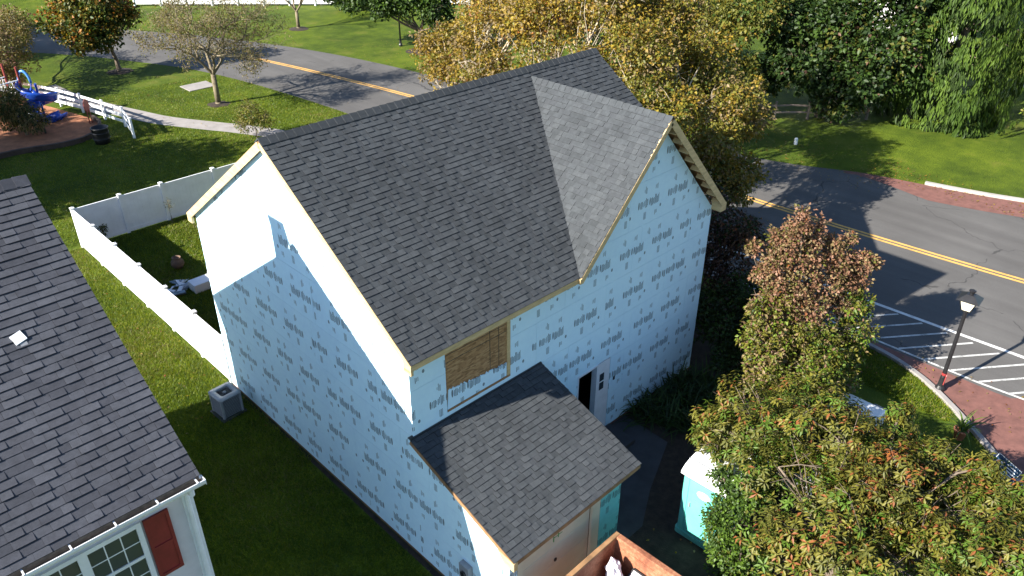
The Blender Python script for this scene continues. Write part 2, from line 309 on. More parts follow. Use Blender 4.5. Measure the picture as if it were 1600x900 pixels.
def resample(pts, n):
    P = np.array(pts); d = np.r_[0, np.cumsum(np.linalg.norm(np.diff(P, axis=0), axis=1))]; t = np.linspace(0, d[-1], n)
    return np.c_[np.interp(t, d, P[:, 0]), np.interp(t, d, P[:, 1])]
a_, b_ = resample(near_e, nn), resample(far_e, nn)
mb.add([(x, y, .006) for x, y in a_]+[(x, y, .006) for x, y in b_], [(i, nn+i, nn+i+1, i+1) for i in range(nn-1)]); struct(mb.build('road', M['asphalt']))
# red paved bands beside the kerbs
red_n = [p for p in near_e if -14 < p[1] < -2.2]; outer = [(15.78, p[1]) if p[1] > -7.0 else (15.78+(-7.0-p[1])*.9, p[1]-.3) for p in red_n]
k = len(red_n); mb = MB(); mb.add([(x, y, .011) for x, y in red_n]+[(x, y, .011) for x, y in outer], [(i, k+i, k+i+1, i+1) for i in range(k-1)]); struct(mb.build('red_pavement_band', M['brick']))
fr = [p for p in far_e if -20 < p[1] < 4.2]; k = len(fr); mb = MB()
mb.add([(x, y, .011) for x, y in fr]+[(x-1.75*min(1, max(.15, (4.2-y)/4)), y-.3, .011) for x, y in fr], [(i, i+1, k+i+1, k+i) for i in range(k-1)]); struct(mb.build('red_pavement_band', M['brick']))
# kerbs
struct(strip('kerb', [(x-.09, y+.05) for x, y in near_e if -14 < y < 3], .15, 0, M['path'], .10))
struct(strip('kerb', [(x+.10, y+.04) for x, y in far_e if -22 < y < 1.0], .2, 0, M['concrete'], .12))
# painted lines
yl = smooth_line([(25.8, -20), (24.2, -11), (23.46, -5.4), (22.95, .47), (22.65, 6.1), (22.1, 15), (21.09, 27.5), (19.04, 39.9), (17.2, 45.2)])
for off in (-.12, .12): struct(strip('yellow_centre_line', [(x+off, y) for x, y in yl], .135, .012, M['yellow_paint']))
struct(strip('white_edge_line', [(18.42, -9.5), (18.3, -6.9), (18.1, -2.1), (17.95, 1.5), (17.9, 5.2), (17.2, 7.4), (16.3, 9.2)], .15, .012, M['white_paint']))
struct(strip('white_edge_line', [(16.1, -8.4), (15.93, -6.4), (15.93, -2.9), (15.98, 3), (16.1, 8.8)], .09, .016, M['white_worn']))
for i in range(-3, 26):
    c0 = 7.16+.8*(i-2); x0, x1 = 15.99, 18.02
    if c0-.75*x0 < -8 : continue
    if c0-.75*x1 > 5.2: continue
    y0, y1 = c0-.75*x0, c0-.75*x1
    if y0 > 8: continue
    struct(strip('white_hatch_stripe', [(x0, y0), (x1-.02, y1)], .08, .0135, M['white_worn']))
# path, pad, beds
pl = smooth_line([(6.1, 44.5), (6.4, 41.2), (7.1, 38.2), (7.85, 35.75), (8.65, 33.4), (10.1, 30.75), (11, 29.2), (12.2, 26.5), (13, 22), (13.2, 14)])
struct(strip('footpath', pl, 1.25, .005, M['path']))
mb = MB(); mb.box(12.05, 13.75, 37.35, 38.75, 0, .045); struct(bevel(mb.build('concrete_pad', M['path']), .01))
bed = smooth_line([(-9, 31), (-4, 32.2), (.58, 33.4), (3.3, 32.9), (4.7, 33.2), (5.75, 34.6), (5.9, 36.2), (5.3, 38.9), (4.1, 43), (2.5, 46), (-4, 47), (-9, 46)], 6)
bd = sheet('playground_bed', bed, .02, M['chips'])
ed = strip('timber_edging', [p for p in bed if p[1] < 36.5], .16, 0, M['timber'], .26); tag(ed, 'dark timber edging round the orange wood chip bed', 'edging')
sheet('driveway', [(-.5, -3.0), (3.6, -3.0), (4.3, -3.1), (4.4, -8), (5, -20), (-1.2, -20)], .004, M['drive'])
sheet('planting_bed', [(3.65, -3.3), (3.65, -.02), (10.5, -.02), (10.45, 7), (14.2, 7), (14.2, 1), (13.6, -3.2), (10, -4.2), (8.6, -9.5), (4.6, -9.5)], .005, M['soil'])
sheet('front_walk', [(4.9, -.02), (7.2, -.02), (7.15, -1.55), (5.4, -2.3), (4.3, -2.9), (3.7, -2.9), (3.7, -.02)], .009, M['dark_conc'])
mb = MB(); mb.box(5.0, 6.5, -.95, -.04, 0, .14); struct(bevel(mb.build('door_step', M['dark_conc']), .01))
sheet('bare_soil_strip', [(-.16, -.2), (-.14, 5), (-.2, 9.2), (-.03, 9.2), (-.03, -2.8), (-.2, -2.8)], .005, M['soil'])

# ------------------------------------------------------------------ shingles
def clip(poly, cl):
    """Sutherland-Hodgman against a convex counter-clockwise polygon"""
    out = poly
    for i in range(len(cl)):
        a, b = cl[i], cl[(i+1) % len(cl)]; ex, ey = b[0]-a[0], b[1]-a[1]; inp, out = out, []
        for j in range(len(inp)):
            p, q = inp[j], inp[(j+1) % len(inp)]
            dp = ex*(p[1]-a[1])-ey*(p[0]-a[0]); dq = ex*(q[1]-a[1])-ey*(q[0]-a[0])
            if dp >= 0: out.append(p)
            if (dp >= 0) != (dq >= 0): t = dp/(dp-dq); out.append((p[0]+(q[0]-p[0])*t, p[1]+(q[1]-p[1])*t))
        if len(out) < 3: return []
    return out
class Tabs:
    """collects the shingle tabs of one house; the 300 that show largest become objects"""
    def __init__(s, mats, pre): s.whole = []; s.cut = {}; s.mats = mats; s.pre = pre; s.cache = {}
    def plane(s, roof, O, U, V, poly, e, widths, thick, wt=(1, 2, 2, 1)):
        O, U, V = Vector(O), Vector(U).normalized(), Vector(V).normalized(); N = U.cross(V).normalized()
        us = [p[0] for p in poly]; vs = [p[1] for p in poly]; v = min(vs)-.02
        while v < max(vs):
            u = min(us)-random.random()*.5; prev = 0
            while u < max(us):
                wi = random.choices(range(len(widths)), wt)[0]; wd = widths[wi]; ti = random.choice((0, 1)) if prev != 0 else 1; prev = ti
                tone = random.choices((0, 1, 2, 3), (1, 2, 3, 2) if ti else (3, 3, 2, 0))[0]
                rect = [(u, v), (u+wd-.003, v), (u+wd-.003, v+e+.02), (u, v+e+.02)]; c = clip(rect, poly)
                if c:
                    full = len(c) == 4 and all(abs(a[0]-b[0])+abs(a[1]-b[1]) < 1e-6 for a, b in zip(sorted(c), sorted(rect)))
                    if full: s.whole.append((roof, O, U, V, N, u, v, wi, wd, e, thick[ti], ti, tone))
                    elif abs(sum(c[i][0]*c[(i+1) % len(c)][1]-c[(i+1) % len(c)][0]*c[i][1] for i in range(len(c)))) > 2e-4: s.cut.setdefault(roof, []).append((O, U, V, N, c, v, e, thick[ti], tone))
                u += wd
            v += e
    @staticmethod
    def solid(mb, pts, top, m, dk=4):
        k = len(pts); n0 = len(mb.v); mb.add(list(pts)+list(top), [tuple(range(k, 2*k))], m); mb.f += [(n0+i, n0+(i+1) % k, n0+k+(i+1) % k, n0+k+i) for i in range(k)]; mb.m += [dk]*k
    def finish(s, n=300):
        def score(t):
            roof, O, U, V, N, u, v, wi, wd, e = t[:10]; P = O+U*(u+wd/2)+V*(v+e/2); x, y, z = project(P)
            if not (-5 < x < 1605 and -5 < y < 905) or z < 0: return 0
            d = Vector(CAM)-P; return wd*e*abs(N.dot(d.normalized()))/d.length_squared
        s.whole.sort(key=score, reverse=True)
        for t in s.whole[:n]:
            roof, O, U, V, N, u, v, wi, wd, e, th, ti, tone = t; key = (wi, wd, e, ti, tone)
            if key not in s.cache:
                mb = MB(); a = [(0, 0, -.004), (wd-.003, 0, -.004), (wd-.003, e+.02, -.004), (0, e+.02, -.004)]; b = [(0, 0, th), (wd-.003, 0, th), (wd-.003, e+.02, .001), (0, e+.02, .001)]
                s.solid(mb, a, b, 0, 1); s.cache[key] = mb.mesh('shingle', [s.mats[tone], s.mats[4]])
            o = link('shingle', s.cache[key], roof); mx = Matrix((U, V, N)).transposed().to_4x4(); mx.translation = O+U*u+V*v; o.matrix_basis = mx
        rest = {}
        for t in s.whole[n:]:
            roof, O, U, V, N, u, v, wi, wd, e, th, ti, tone = t; c = [(u, v), (u+wd-.003, v), (u+wd-.003, v+e+.02), (u, v+e+.02)]
            rest.setdefault(roof, []).append((O, U, V, N, c, v, e, th, tone))
        for roof in set(rest) | set(s.cut):
            mb = MB()
            for O, U, V, N, c, v, e, th, tone in rest.get(roof, [])+s.cut.get(roof, []):
                s.solid(mb, [O+U*a+V*b-N*.004 for a, b in c], [O+U*a+V*b+N*(th+(.001-th)*(b-v)/(e+.02)) for a, b in c], tone)
            stuff(mb.build('shingle_field', s.mats, roof))
def ridge_caps(roof, P0, P1, n1, n2, wd, mats, step=.2):
    """cap pieces folded over a ridge"""
    P0, P1, n1, n2 = Vector(P0), Vector(P1), Vector(n1).normalized(), Vector(n2).normalized(); D = P1-P0; L = D.length; D.normalize(); k = int(L/step); cache = {}
    for i in range(k):
        tone = random.choice((0, 1, 1, 2))
        if tone not in cache:
            mb = MB(); s1 = step*1.12; up = Vector((0, 0, 1))
            def ring(t, h): return [D*t+n1*wd+up*(h-.02), D*t+up*h, D*t+n2*wd+up*(h-.02)]
            a, b = ring(0, .055), ring(s1, .04); c, d_ = ring(0, .02), ring(s1, .02)
            vs = a+b+c+d_; mb.add(vs, [(0, 1, 4, 3), (1, 2, 5, 4), (0, 6, 7, 1), (1, 7, 8, 2), (0, 3, 9, 6), (2, 8, 11, 5), (3, 4, 10, 9), (4, 5, 11, 10)])
            cache[tone] = mb.mesh('ridge_cap', mats[tone])
        link('ridge_cap', cache[tone], roof).location = P0+D*(i*L/k)

# ------------------------------------------------------------------ the house being built
L_, W_, HE, HR, O_, OC, RK = 10.287, 8.89, 5.6, 8.803, .25, .30, .12
XC, XE, HC = 7.586, 10.498, 8.621; XV = 2*XC-XE
SL = (HR-HE)/(W_/2+O_); YM = -O_+(HC-HE)/SL; CS = (HC-HE)/(XE-XC)
WG, GY, HG, HG2, GW, GF = 3.68, -3.05, 3.615, 2.52, 3.36, -2.8
house = thing('unfinished_house', 'two storey house under construction wrapped in pale blue printed foam board', 'house')
# structural shell behind the foam
mb = MB(); t = .12; zt = lambda y: HE-.22+SL*(min(y, W_-y)+O_)
mb.prism([(0, 0, 0), (0, W_, 0), (0, W_, zt(W_)), (0, W_/2, zt(W_/2)), (0, 0, zt(0))], (t, 0, 0)); mb.prism([(L_-t, 0, 0), (L_-t, W_, 0), (L_-t, W_, zt(W_)), (L_-t, W_/2, zt(W_/2)), (L_-t, 0, zt(0))], (t, 0, 0))
mb.box(t, L_-t, W_-t, W_, 0, HE-.1); mb.prism([(0, -.001, 0), (0, GF, 0), (0, GF, HG2-.05), (0, -.001, HG-.2)], (t, 0, 0)); mb.prism([(GW-t, -.001, 0), (GW-t, GF, 0), (GW-t, GF, HG2-.05), (GW-t, -.001, HG-.2)], (t, 0, 0))
for x0, x1, z0, z1 in ((t, 5.11, 0, HE-.15), (5.84, L_-t, 0, HE-.15), (5.11, 5.84, 2.42, HE-.15)): mb.box(x0, x1, 0, t, z0, z1)
mb.prism([(XV+.35, 0, HE-.14), (XE-.45, 0, HE-.14), (XC, 0, HC-.24)], (0, t, 0))
mb.box(t, GW-t, GF, GF+t, HG2-.42, HG2-.06); mb.box(t, .34, GF, GF+t, 0, HG2-.42); mb.box(2.70, GW-t, GF, GF+t, 0, HG2-.42)
wall = mb.build('wall', M['lumber_d'], house)
mb = MB(); mb.box(.2, L_-.2, .2, W_-.2, .02, .06); mb.build('interior_floor', M['dark'], house)
# foam boards: each sheet a piece
PZ = 1.175
def foam_wall(O, U, outline, holes, n_out, seed, zoff=.06):
    """sheets clipped to the wall outline, openings left free; UV metres per sheet"""
    rr = random.Random(seed); O, U, N = Vector(O), Vector(U), Vector(n_out); us = [p[0] for p in outline]; zs = [p[1] for p in outline]; row = 0; z = zoff-.0
    while z < max(zs):
        u = min(us)-rr.random()*2.0
        while u < max(us):
            cell = [(u+.003, z+.003), (u+2.437, z+.003), (u+2.437, z+PZ-.003), (u+.003, z+PZ-.003)]; pieces = [cell]
            for (a, b, c, d) in holes:
                nw = []
                for q in pieces:
                    x0, x1, y0, y1 = min(p[0] for p in q), max(p[0] for p in q), min(p[1] for p in q), max(p[1] for p in q)
                    if x1 <= a or x0 >= b or y1 <= c or y0 >= d: nw.append(q); continue
                    for (e, f, g, h) in ((x0, a, y0, y1), (b, x1, y0, y1), (max(a, x0), min(b, x1), y0, c), (max(a, x0), min(b, x1), d, y1)):
                        if f-e > .01 and h-g > .01: nw.append([(e, g), (f, g), (f, h), (e, h)])
                pieces = nw
            ph = rr.random()*1.19
            for q in pieces:
                mb = MB(); uvs = []; c = clip(q, outline)
                if len(c) < 3: continue
                pts = [O+U*a+Vector((0, 0, b)) for a, b in c]; n0 = len(mb.f); mb.prism(pts, N*.028); k = len(c)
                for fi in range(n0, len(mb.f)):
                    base = min(mb.f[fi]); 
                    uvs.append([((lambda ab: (ab[0]-u+ph, ab[1]-zoff))(c[(vi-mb_base) % k])) for mb_base in (min(min(f) for f in mb.f[n0:]),) for vi in mb.f[fi]])
                o = mb.build('foam_board', M['foam'], house); uvl = o.data.uv_layers.new(name='UVMap'); d = []
                for f in uvs:
                    for uv in f: d += list(uv)
                uvl.data.foreach_set('uv', d)
            u += 2.44
        z += PZ; row += 1
ZR = lambda y: HE-.20+SL*(y+O_)
foam_wall((0, 0, 0), (0, 1, 0), [(-.0, .1), (W_+.03, .1), (W_+.03, ZR(0)), (W_/2, ZR(W_/2)), (0, ZR(0))], [], (-1, 0, 0), 3)
foam_wall((0, 0, 0), (0, 1, 0), [(GF-.03, .1), (-.002, .1), (-.002, HG-.16), (GF-.03, HG2-.06+(-.25+.25)*.36)], [], (-1, 0, 0), 5)
OPEN = [(.88, 2.72, 3.74, 5.6), (5.08, 6.36, 0, 2.45)]
foam_wall((0, 0, 0), (1, 0, 0), [(-.03, .1), (L_+.03, .1), (L_+.03, HE-.12), (XV+.2, HE-.12), (-.03, HE-.12)], OPEN, (0, -1, 0), 11)
foam_wall((0, 0, 0), (1, 0, 0), [(XV+.22, HE-.118), (XE-.24, HE-.118), (XC, HC-.22)], [], (0, -1, 0), 12)
mb = MB(); mb.box(-.012, .0, GF-.03, W_+.02, .0, .098); mb.box(-.02, L_+.02, -.02, -.001, 0, .098); mb.build('sill_plate', M['sill'], house)
# roofs: deck slab, shingles, boards
def slab(name, polys, thick, m, ov=0):
    mb = MB()
    for q in polys: mb.prism([(x, y, z-.006) for x, y, z in q], (0, 0, -thick))
    return mb.build(name, m, house)
zm = lambda y: HE+SL*(y+O_); zc = lambda x: HC-CS*abs(x-XC)
TB = W_+O_
rf = slab('roof', [[(-RK, -O_, HE), (XV, -O_, HE), (XC, YM, HC), (XC, W_/2, HR), (-RK, W_/2, HR)], [(XC, YM, HC), (L_+RK, -O_+.2, zm(-O_+.2)), (L_+RK, W_/2, HR), (XC, W_/2, HR)],
                   [(-RK, W_/2, HR), (L_+RK, W_/2, HR), (L_+RK, TB, HE), (-RK, TB, HE)]], .10, M['lumber_d'])
cf = slab('cross_gable_roof', [[(XV, -OC, HE), (XC, -OC, HC), (XC, YM, HC), (XV, -O_, HE)], [(XE, -OC, HE), (XE, -O_, HE), (XC, YM, HC), (XC, -OC, HC)]], .09, M['lumber_d'])
gr = slab('garage_roof', [[(-RK, GY, HG2), (WG, GY, HG2), (WG, -.03, HG), (-RK, -.03, HG)]], .09, M['lumber_d'])
tabs = Tabs(SH, 'sh'); WD = (.10, .145, .19, .25); TH = (.006, .019); EX = .136
sl1 = math.hypot(1, SL); cl1 = math.hypot(1, CS); GS = (HG-HG2)/(-.03-GY); gl1 = math.hypot(1, GS)
fy = lambda y: (y+O_)*sl1
tabs.plane(rf, (0, -O_, HE), (1, 0, 0), (0, 1, SL), [(-RK-.02, -.03), (XV, -.03), (XC, fy(YM)), (XC, fy(W_/2)), (-RK-.02, fy(W_/2))], EX, WD, TH)
tabs.plane(rf, (0, -O_, HE), (1, 0, 0), (0, 1, SL), [(XC, fy(YM)), (L_+RK+.02, fy(-O_+.22)), (L_+RK+.02, fy(W_/2)), (XC, fy(W_/2))], EX, WD, TH)
tabs.plane(cf, (XV, 0, HE), (0, -1, 0), (1, 0, CS), [(-YM, (XC-XV)*cl1), (O_, 0), (OC+.02, -.02), (OC+.02, (XC-XV)*cl1)], EX, WD, TH)
tabs.plane(cf, (XE, 0, HE), (0, 1, 0), (-1, 0, CS), [(-OC-.02, -.02), (-O_, 0), (YM, (XE-XC)*cl1), (-OC-.02, (XE-XC)*cl1)], EX, WD, TH)
tabs.plane(gr, (0, GY, HG2), (1, 0, 0), (0, 1, GS), [(-RK-.02, -.03), (WG+.02, -.03), (WG+.02, (-.03-GY)*gl1), (-RK-.02, (-.03-GY)*gl1)], EX, WD, TH)
tabs.finish(300)
ridge_caps(rf, (-RK-.02, W_/2, HR), (L_+RK+.02, W_/2, HR), (0, -1, -SL), (0, 1, -SL), .19, [SH[0], SH[0], SH[1]])
ridge_caps(cf, (XC, -OC-.02, HC-.01), (XC, YM, HC-.01), (-1, 0, -CS), (1, 0, -CS), .15, [SH[1], SH[2], SH[2]])
mb = MB(); b1 = Vector((0, -1, -SL)).normalized(); b2 = Vector((0, 1, -SL)).normalized()
for bb in (b1, b2):
    P = Vector((L_/2, W_/2, HR+.012))+bb*.10; n = Vector((1, 0, 0)).cross(bb); n = n if n.z > 0 else -n
    mb.obox(P, Vector((L_/2+RK, 0, 0)), bb*.085, n*.010)
mb.build('ridge_vent', M['black'], rf)
mb = MB(); mb.bar((-RK-.02, GY+3.03, HG+.012), (WG+.02, GY+3.03, HG+.012), .10, .02); mb.build('flashing', M['black'], gr)
# fascia and rake boards
def board(name, p0, p1, w, h, m='lumber', up=(0, 0, 1)): mb = MB(); mb.bar(p0, p1, w, h, up); return mb.build(name, M[m], house)
y0, y1 = -O_+.01, TB-.01
board('rake_board', (-RK-.012, W_/2+.005, HR-.12), (-RK-.012, y1, HE-.12), .03, .18); board('rake_board', (-RK-.012, y0, HE-.09), (-RK-.012, W_/2-.005, HR-.09), .03, .13)
board('rake_board', (L_+RK+.012, W_/2-.005, HR-.13), (L_+RK+.012, .5, HE-.13+SL*.75), .03, .20); board('rake_board', (L_+RK+.012, W_/2+.005, HR-.13), (L_+RK+.012, y1, HE-.13), .03, .20)
board('fascia', (-RK, -O_-.006, HE-.09), (XV-.03, -O_-.006, HE-.09), .03, .125); board('fascia', (-RK, TB+.006, HE-.105), (L_+RK, TB+.006, HE-.105), .03, .155)
mb = MB(); mb.box(-RK-.026, XV-.02, -O_+.012, -.032, HE-.185, HE-.165); mb.build('soffit', M['lumber'], house)
mb = MB(); mb.prism([(-RK-.026, -O_-.02, HE-.02), (-RK-.026, -O_-.02, HE-.26), (-RK-.026, -.03, HE-.26), (-RK-.026, -.03, HE-.02)], (.06, 0, 0)); mb.build('eave_return', M['lumber'], house)
mb = MB(); mb.prism([(-RK-.026, TB+.02, HE-.02), (-RK-.026, TB+.02, HE-.26), (-RK-.026, W_+.03, HE-.26), (-RK-.026, W_+.03, HE+.1)], (.06, 0, 0)); mb.build('eave_return', M['lumber'], house)
oy = -OC-.012
board('gable_fascia', (XV+.03, oy, HE-.09), (XC-.01, oy, HC-.10), .03, .14); board('gable_fascia', (XE-.02, oy, HE-.10), (XC+.01, oy, HC-.10), .03, .17)
mb = MB(); mb.prism([(XE+.02, -OC-.028, HE+.01), (XE+.02, -OC-.028, HE-.22), (XE+.02, -.03, HE-.22), (XE+.02, -.03, HE+.01)], (-.24, 0, 0)); mb.build('eave_return', M['lumber'], house)
mb = MB(); mb.prism([(XV-.05, -OC-.028, HE-.03), (XV-.05, -OC-.028, HE-.16), (XV-.05, -.03, HE-.16), (XV-.05, -.03, HE-.03)], (.12, 0, 0)); mb.build('eave_return', M['lumber'], house)
for sgn in (-1, 1):
    for i in range(9):
        f = .08+i*.105; x = XC+sgn*(XE-XC)*f; z = HC-(HC-HE)*f-.175
        mb = MB(); d = Vector((sgn, 0, -CS)).normalized(); nn_ = Vector((sgn*CS, 0, 1)).normalized()
        mb.obox((x, (-OC-.03)/2, z), d*.022, Vector((0, (OC-.035)/2, 0)), nn_*.055); mb.build('lookout', M['lumber'], house)
board('garage_rake_board', (-RK-.012, GY, HG2-.07), (-RK-.012, -.035, HG-.07), .028, .09, 'lumber_d'); board('garage_fascia', (-RK-.02, GY-.008, HG2-.075), (WG, GY-.008, HG2-.075), .03, .09, 'lumber_d')
board('garage_rake_board', (WG+.012, GY, HG2-.07), (WG+.012, -.035, HG-.07), .028, .09, 'lumber_d')
mb = MB(); mb.prism([(-RK-.03, GY-.03, HG2-.03), (-RK-.03, GY-.03, HG2-.24), (-RK-.03, GY+.24, HG2-.24), (-RK-.03, GY+.42, HG2+.02)], (.10, 0, 0)); mb.build('eave_return', M['lumber'], house)
mb = MB(); mb.box(-RK, WG-.02, GY+.012, GF-.03, HG2-.19, HG2-.175); mb.build('garage_soffit', M['lumber_d'], house)
# boarded window
win = MB(); win.box(.90, 2.62, -.012, -.002, 3.80, HE-.13); win = win.build('boarded_window', M['osb'], house); win['label'] = 'window opening boarded with brown strand board'
for x in (2.12, 2.38): mb = MB(); mb.box(x, x+.014, -.0145, -.0121, 4.2, HE-.14); mb.build('chalk_line', M['black'], win)
for z in (4.98, 5.16): mb = MB(); mb.box(.91, 2.61, -.0145, -.0121, z, z+.014); mb.build('chalk_line', M['black'], win)
mb = MB(); mb.box(2.62, 2.715, -.036, -.001, 3.80, HE-.13); mb.build('window_stud', M['lumber'], win)
mb = MB(); mb.box(.885, 2.715, -.036, -.001, 3.745, 3.80); mb.build('window_sill', M['lumber_d'], win)
ragged = [(.89, 3.81)]+[(2.60, 3.81)]+[(2.60-.045*i, 4.14+.16*(i/38)+random.uniform(-.035, .035)) for i in range(38)]
mb = MB(); mb.prism([(x, -.013, z) for x, z in ragged], (0, -.02, 0)); torn = mb.build('torn_foam_sheet', M['foam'], win)
uvl = torn.data.uv_layers.new(name='UVMap')
for lp in torn.data.loops: v = torn.data.vertices[lp.vertex_index].co; uvl.data[lp.index].uv = (v.x+.3, v.z-.06)
# entry: open doorway, white jamb and side panel with two small panes
dr = MB(); dr.box(5.86, 6.345, -.03, -.002, .06, 2.42); dr = dr.build('door_side_panel', M['white'], house); bevel(dr, .004)
for z in (1.84, 1.56): mb = MB(); mb.box(5.95, 6.12, -.038, -.0305, z, z+.23); mb.build('pane', M['glass'], dr)
mb = MB(); mb.box(5.80, 5.86, -.05, .12, .06, 2.45); mb.box(5.08, 5.80, -.045, .12, 2.40, 2.45); mb.box(5.08, 5.11, -.045, .12, .06, 2.40); mb.build('door_jamb', M['white'], house)
mb = MB(); mb.obox((6.55, -.036, 1.66), (.03, 0, 0), (0, .012, 0), (0, 0, .05)); mb.build('door_bell_box', M['black'], house)
# garage door
gd = MB(); gd.box(.36, 2.42, GF+.06, GF+.075, .02, 2.09); gd = gd.build('garage_door', M['door'], house)
for i in range(4): mb = MB(); mb.box(.365, 2.415, GF+.03, GF+.058, .03+i*.515, .03+i*.515+.509); bevel(mb.build('door_panel', M['door'], gd), .006)
mb = MB(); mb.obox((1.36, GF+.018, 1.16), (.03, 0, 0), (0, .012, 0), (0, 0, .035)); mb.build('handle', M['black'], gd)
for x, z, a in ((1.28, 1.88, 0), (1.42, 1.92, 0)): mb = MB(); mb.box(x, x+.022, GF+.022, GF+.0285, z-.15, z); mb.build('green_tape', M['green_tape'], gd)
for x in (1.31, 1.45):  mb = MB(); mb.box(x, x+.1, GF+.024, GF+.029, 1.83, 1.845); mb.build('green_tape', M['green_tape'], gd)
mb = MB(); mb.box(2.43, 2.69, GF-.03, GF+.03, .0, 2.3); mb.box(.20, .35, GF-.03, GF+.03, 0, 2.3); mb.box(.35, 2.43, GF-.028, GF+.03, 2.10, 2.3); mb.build('garage_door_frame', M['door'], house)
mb = MB(); mb.box(2.70, GW+.02, GF-.029, GF-.001, .1, HG2-.2); tf = mb.build('teal_foam_board', M['foam'], house)
uvl = tf.data.uv_layers.new(name='UVMap')
for lp in tf.data.loops: v = tf.data.vertices[lp.vertex_index].co; uvl.data[lp.index].uv = (v.x-2.55, v.z-.06)
tf.data.materials.clear(); m2 = M['foam'].copy(); m2.name = 'teal_foam_sheathing'; tf.data.materials.append(m2)
for n in m2.node_tree.nodes:
    if n.type == 'VALTORGB' and len(n.color_ramp.elements) == 3:
        for e, c in zip(n.color_ramp.elements, ((.14, .46, .48), (.18, .54, .56), (.22, .60, .62))): e.color = (*c, 1)
mb = MB(); mb.box(-.001, .19, GF-.029, GF-.001, .1, HG2-.2); tf2 = mb.build('foam_board', M['foam'], house); uvl = tf2.data.uv_layers.new(name='UVMap')
for lp in tf2.data.loops: v = tf2.data.vertices[lp.vertex_index].co; uvl.data[lp.index].uv = (v.x+.2, v.z-.06)
# right garage side
mb = MB(); mb.prism([(GW, -.035, .1), (GW, GF, .1), (GW, GF, HG2-.09), (GW, -.035, HG-.22)], (.025, 0, 0)); mb.build('foam_side', M['foam'], house)
eb = thing('meter_box', 'small grey electric meter box on the foam wall beside the garage', 'meter box', (-.03, -1.6, .78))
mb = MB(); mb.box(-.13, 0, -.15, .15, 0, .42); bevel(mb.build('box', M['ac'], eb), .012)
mb = MB(); mb.tube([(-.13, 0, .2), (-.17, 0, .2)], .075, 16); mb.build('meter_dial', M['black'], eb)
mb = MB(); mb.tube([(-.06, 0, -.76), (-.06, 0, 0)], .025, 8); mb.build('conduit', M['ac'], eb)

# ------------------------------------------------------------------ neighbour house on the left
NX0, NX1, NYE, NZE, NYR, NZR = -13.6, -4.37, -.34, 5.73, 4.72, 9.15
nh = thing('neighbour_house', 'neighbouring house with slate grey shingle roof and dark red shutter', 'house')
NS = (NZR-NZE)/(NYR-NYE); nyb = 2*NYR-NYE; ns1 = math.hypot(1, NS)
mb = MB()
for q in ([(NX0, NYE, NZE), (NX1, NYE, NZE), (NX1, NYR, NZR), (NX0, NYR, NZR)], [(NX0, NYR, NZR), (NX1, NYR, NZR), (NX1, nyb, NZE), (NX0, nyb, NZE)]): mb.prism([(x, y, z-.006) for x, y, z in q], (0, 0, -.12))
nr = mb.build('roof', M['black'], nh)
nt_ = Tabs(NB, 'nb')
nt_.plane(nr, (0, NYE, NZE), (1, 0, 0), (0, 1, NS), [(-8.6, -.04), (NX1+.02, -.04), (NX1+.02, (NYR-NYE)*ns1), (-8.6, (NYR-NYE)*ns1)], .142, (.16, .22, .29, .36), (.013, .024))
nt_.finish(300)
ridge_caps(nr, (-9, NYR, NZR), (NX1+.02, NYR, NZR), (0, -1, -NS), (0, 1, -NS), .2, [NB[0], NB[0], NB[1]])
# walls with lapped siding
WX, WY = -4.46, -.05
mb = MB(); mb.prism([(WX-.12, WY+.1, 0), (WX-.12, nyb-.3, 0), (WX-.12, nyb-.3, NZE-.05), (WX-.12, NYR, NZR-.25), (WX-.12, WY+.1, NZE-.05)], (.1, 0, 0)); mb.box(NX0+.2, WX-.12, nyb-.4, nyb-.3, 0, NZE); mb.box(NX0+.2, WX-.12, WY+.03, WY+.1, 0, NZE-.1); mb.build('wall', M['siding'], nh)
mb = MB(); z = .2
while z < NZE-.3:
    x0 = NX0+.2
    for a, b in ((x0, WX-.16),): mb.add([(a, WY, z), (b, WY, z), (b, WY+.018, z+.11), (a, WY+.018, z+.11), (a, WY+.03, z), (b, WY+.03, z)], [(0, 1, 2, 3), (0, 4, 5, 1)])
    z += .105
stuff(mb.build('lap_siding', M['siding'], nh))
mb = MB(); mb.box(WX-.16, WX+.012, WY-.03, WY+.14, 0, NZE-.22); bevel(mb.build('corner_trim', M['white'], nh), .008)
mb = MB(); mb.box(NX0, NX1-.02, NYE+.02, WY+.03, NZE-.20, NZE-.18); mb.build('soffit', M['white'], nh)
mb = MB(); mb.box(NX0, NX1-.01, NYE+.0, NYE+.02, NZE-.19, NZE-.02); mb.build('fascia', M['white'], nh)
mb = MB(); mb.bar((NX1+.012, NYE, NZE-.13), (NX1+.012, NYR, NZR-.13), .024, .18); mb.bar((NX1+.012, nyb, NZE-.13), (NX1+.012, NYR, NZR-.13), .024, .18); mb.build('rake_board', M['white'], nh)
# gutter: open trough with hangers
gy0, gy1, gz = NYE-.155, NYE-.002, NZE-.05; gu = MB(); X0, X1 = NX0, NX1+.05
prof = [(gy1, gz), (gy1, gz-.105), (gy0+.03, gz-.105), (gy0, gz-.05), (gy0, gz), (gy0+.016, gz), (gy0+.016, gz-.008), (gy0+.008, gz-.012), (gy0+.008, gz-.048), (gy0+.034, gz-.097), (gy1-.006, gz-.097), (gy1-.006, gz)]
gu.prism([(X0, y, z) for y, z in prof], (X1-X0, 0, 0)); gu.box(X1-.008, X1, gy0+.001, gy1-.001, gz-.104, gz-.001); gut = gu.build('gutter', M['white'], nh)
mb = MB(); mb.box(X0, X1-.02, gy0+.036, gy1-.008, gz-.096, gz-.088); mb.box(X0, X1-.02, gy1-.016, gy1-.0075, gz-.087, gz+.01); mb.box(X0, X1-.02, gy0+.0095, gy0+.014, gz-.05, gz-.014); mb.build('gutter_grime', M['gutter_in'], gut)
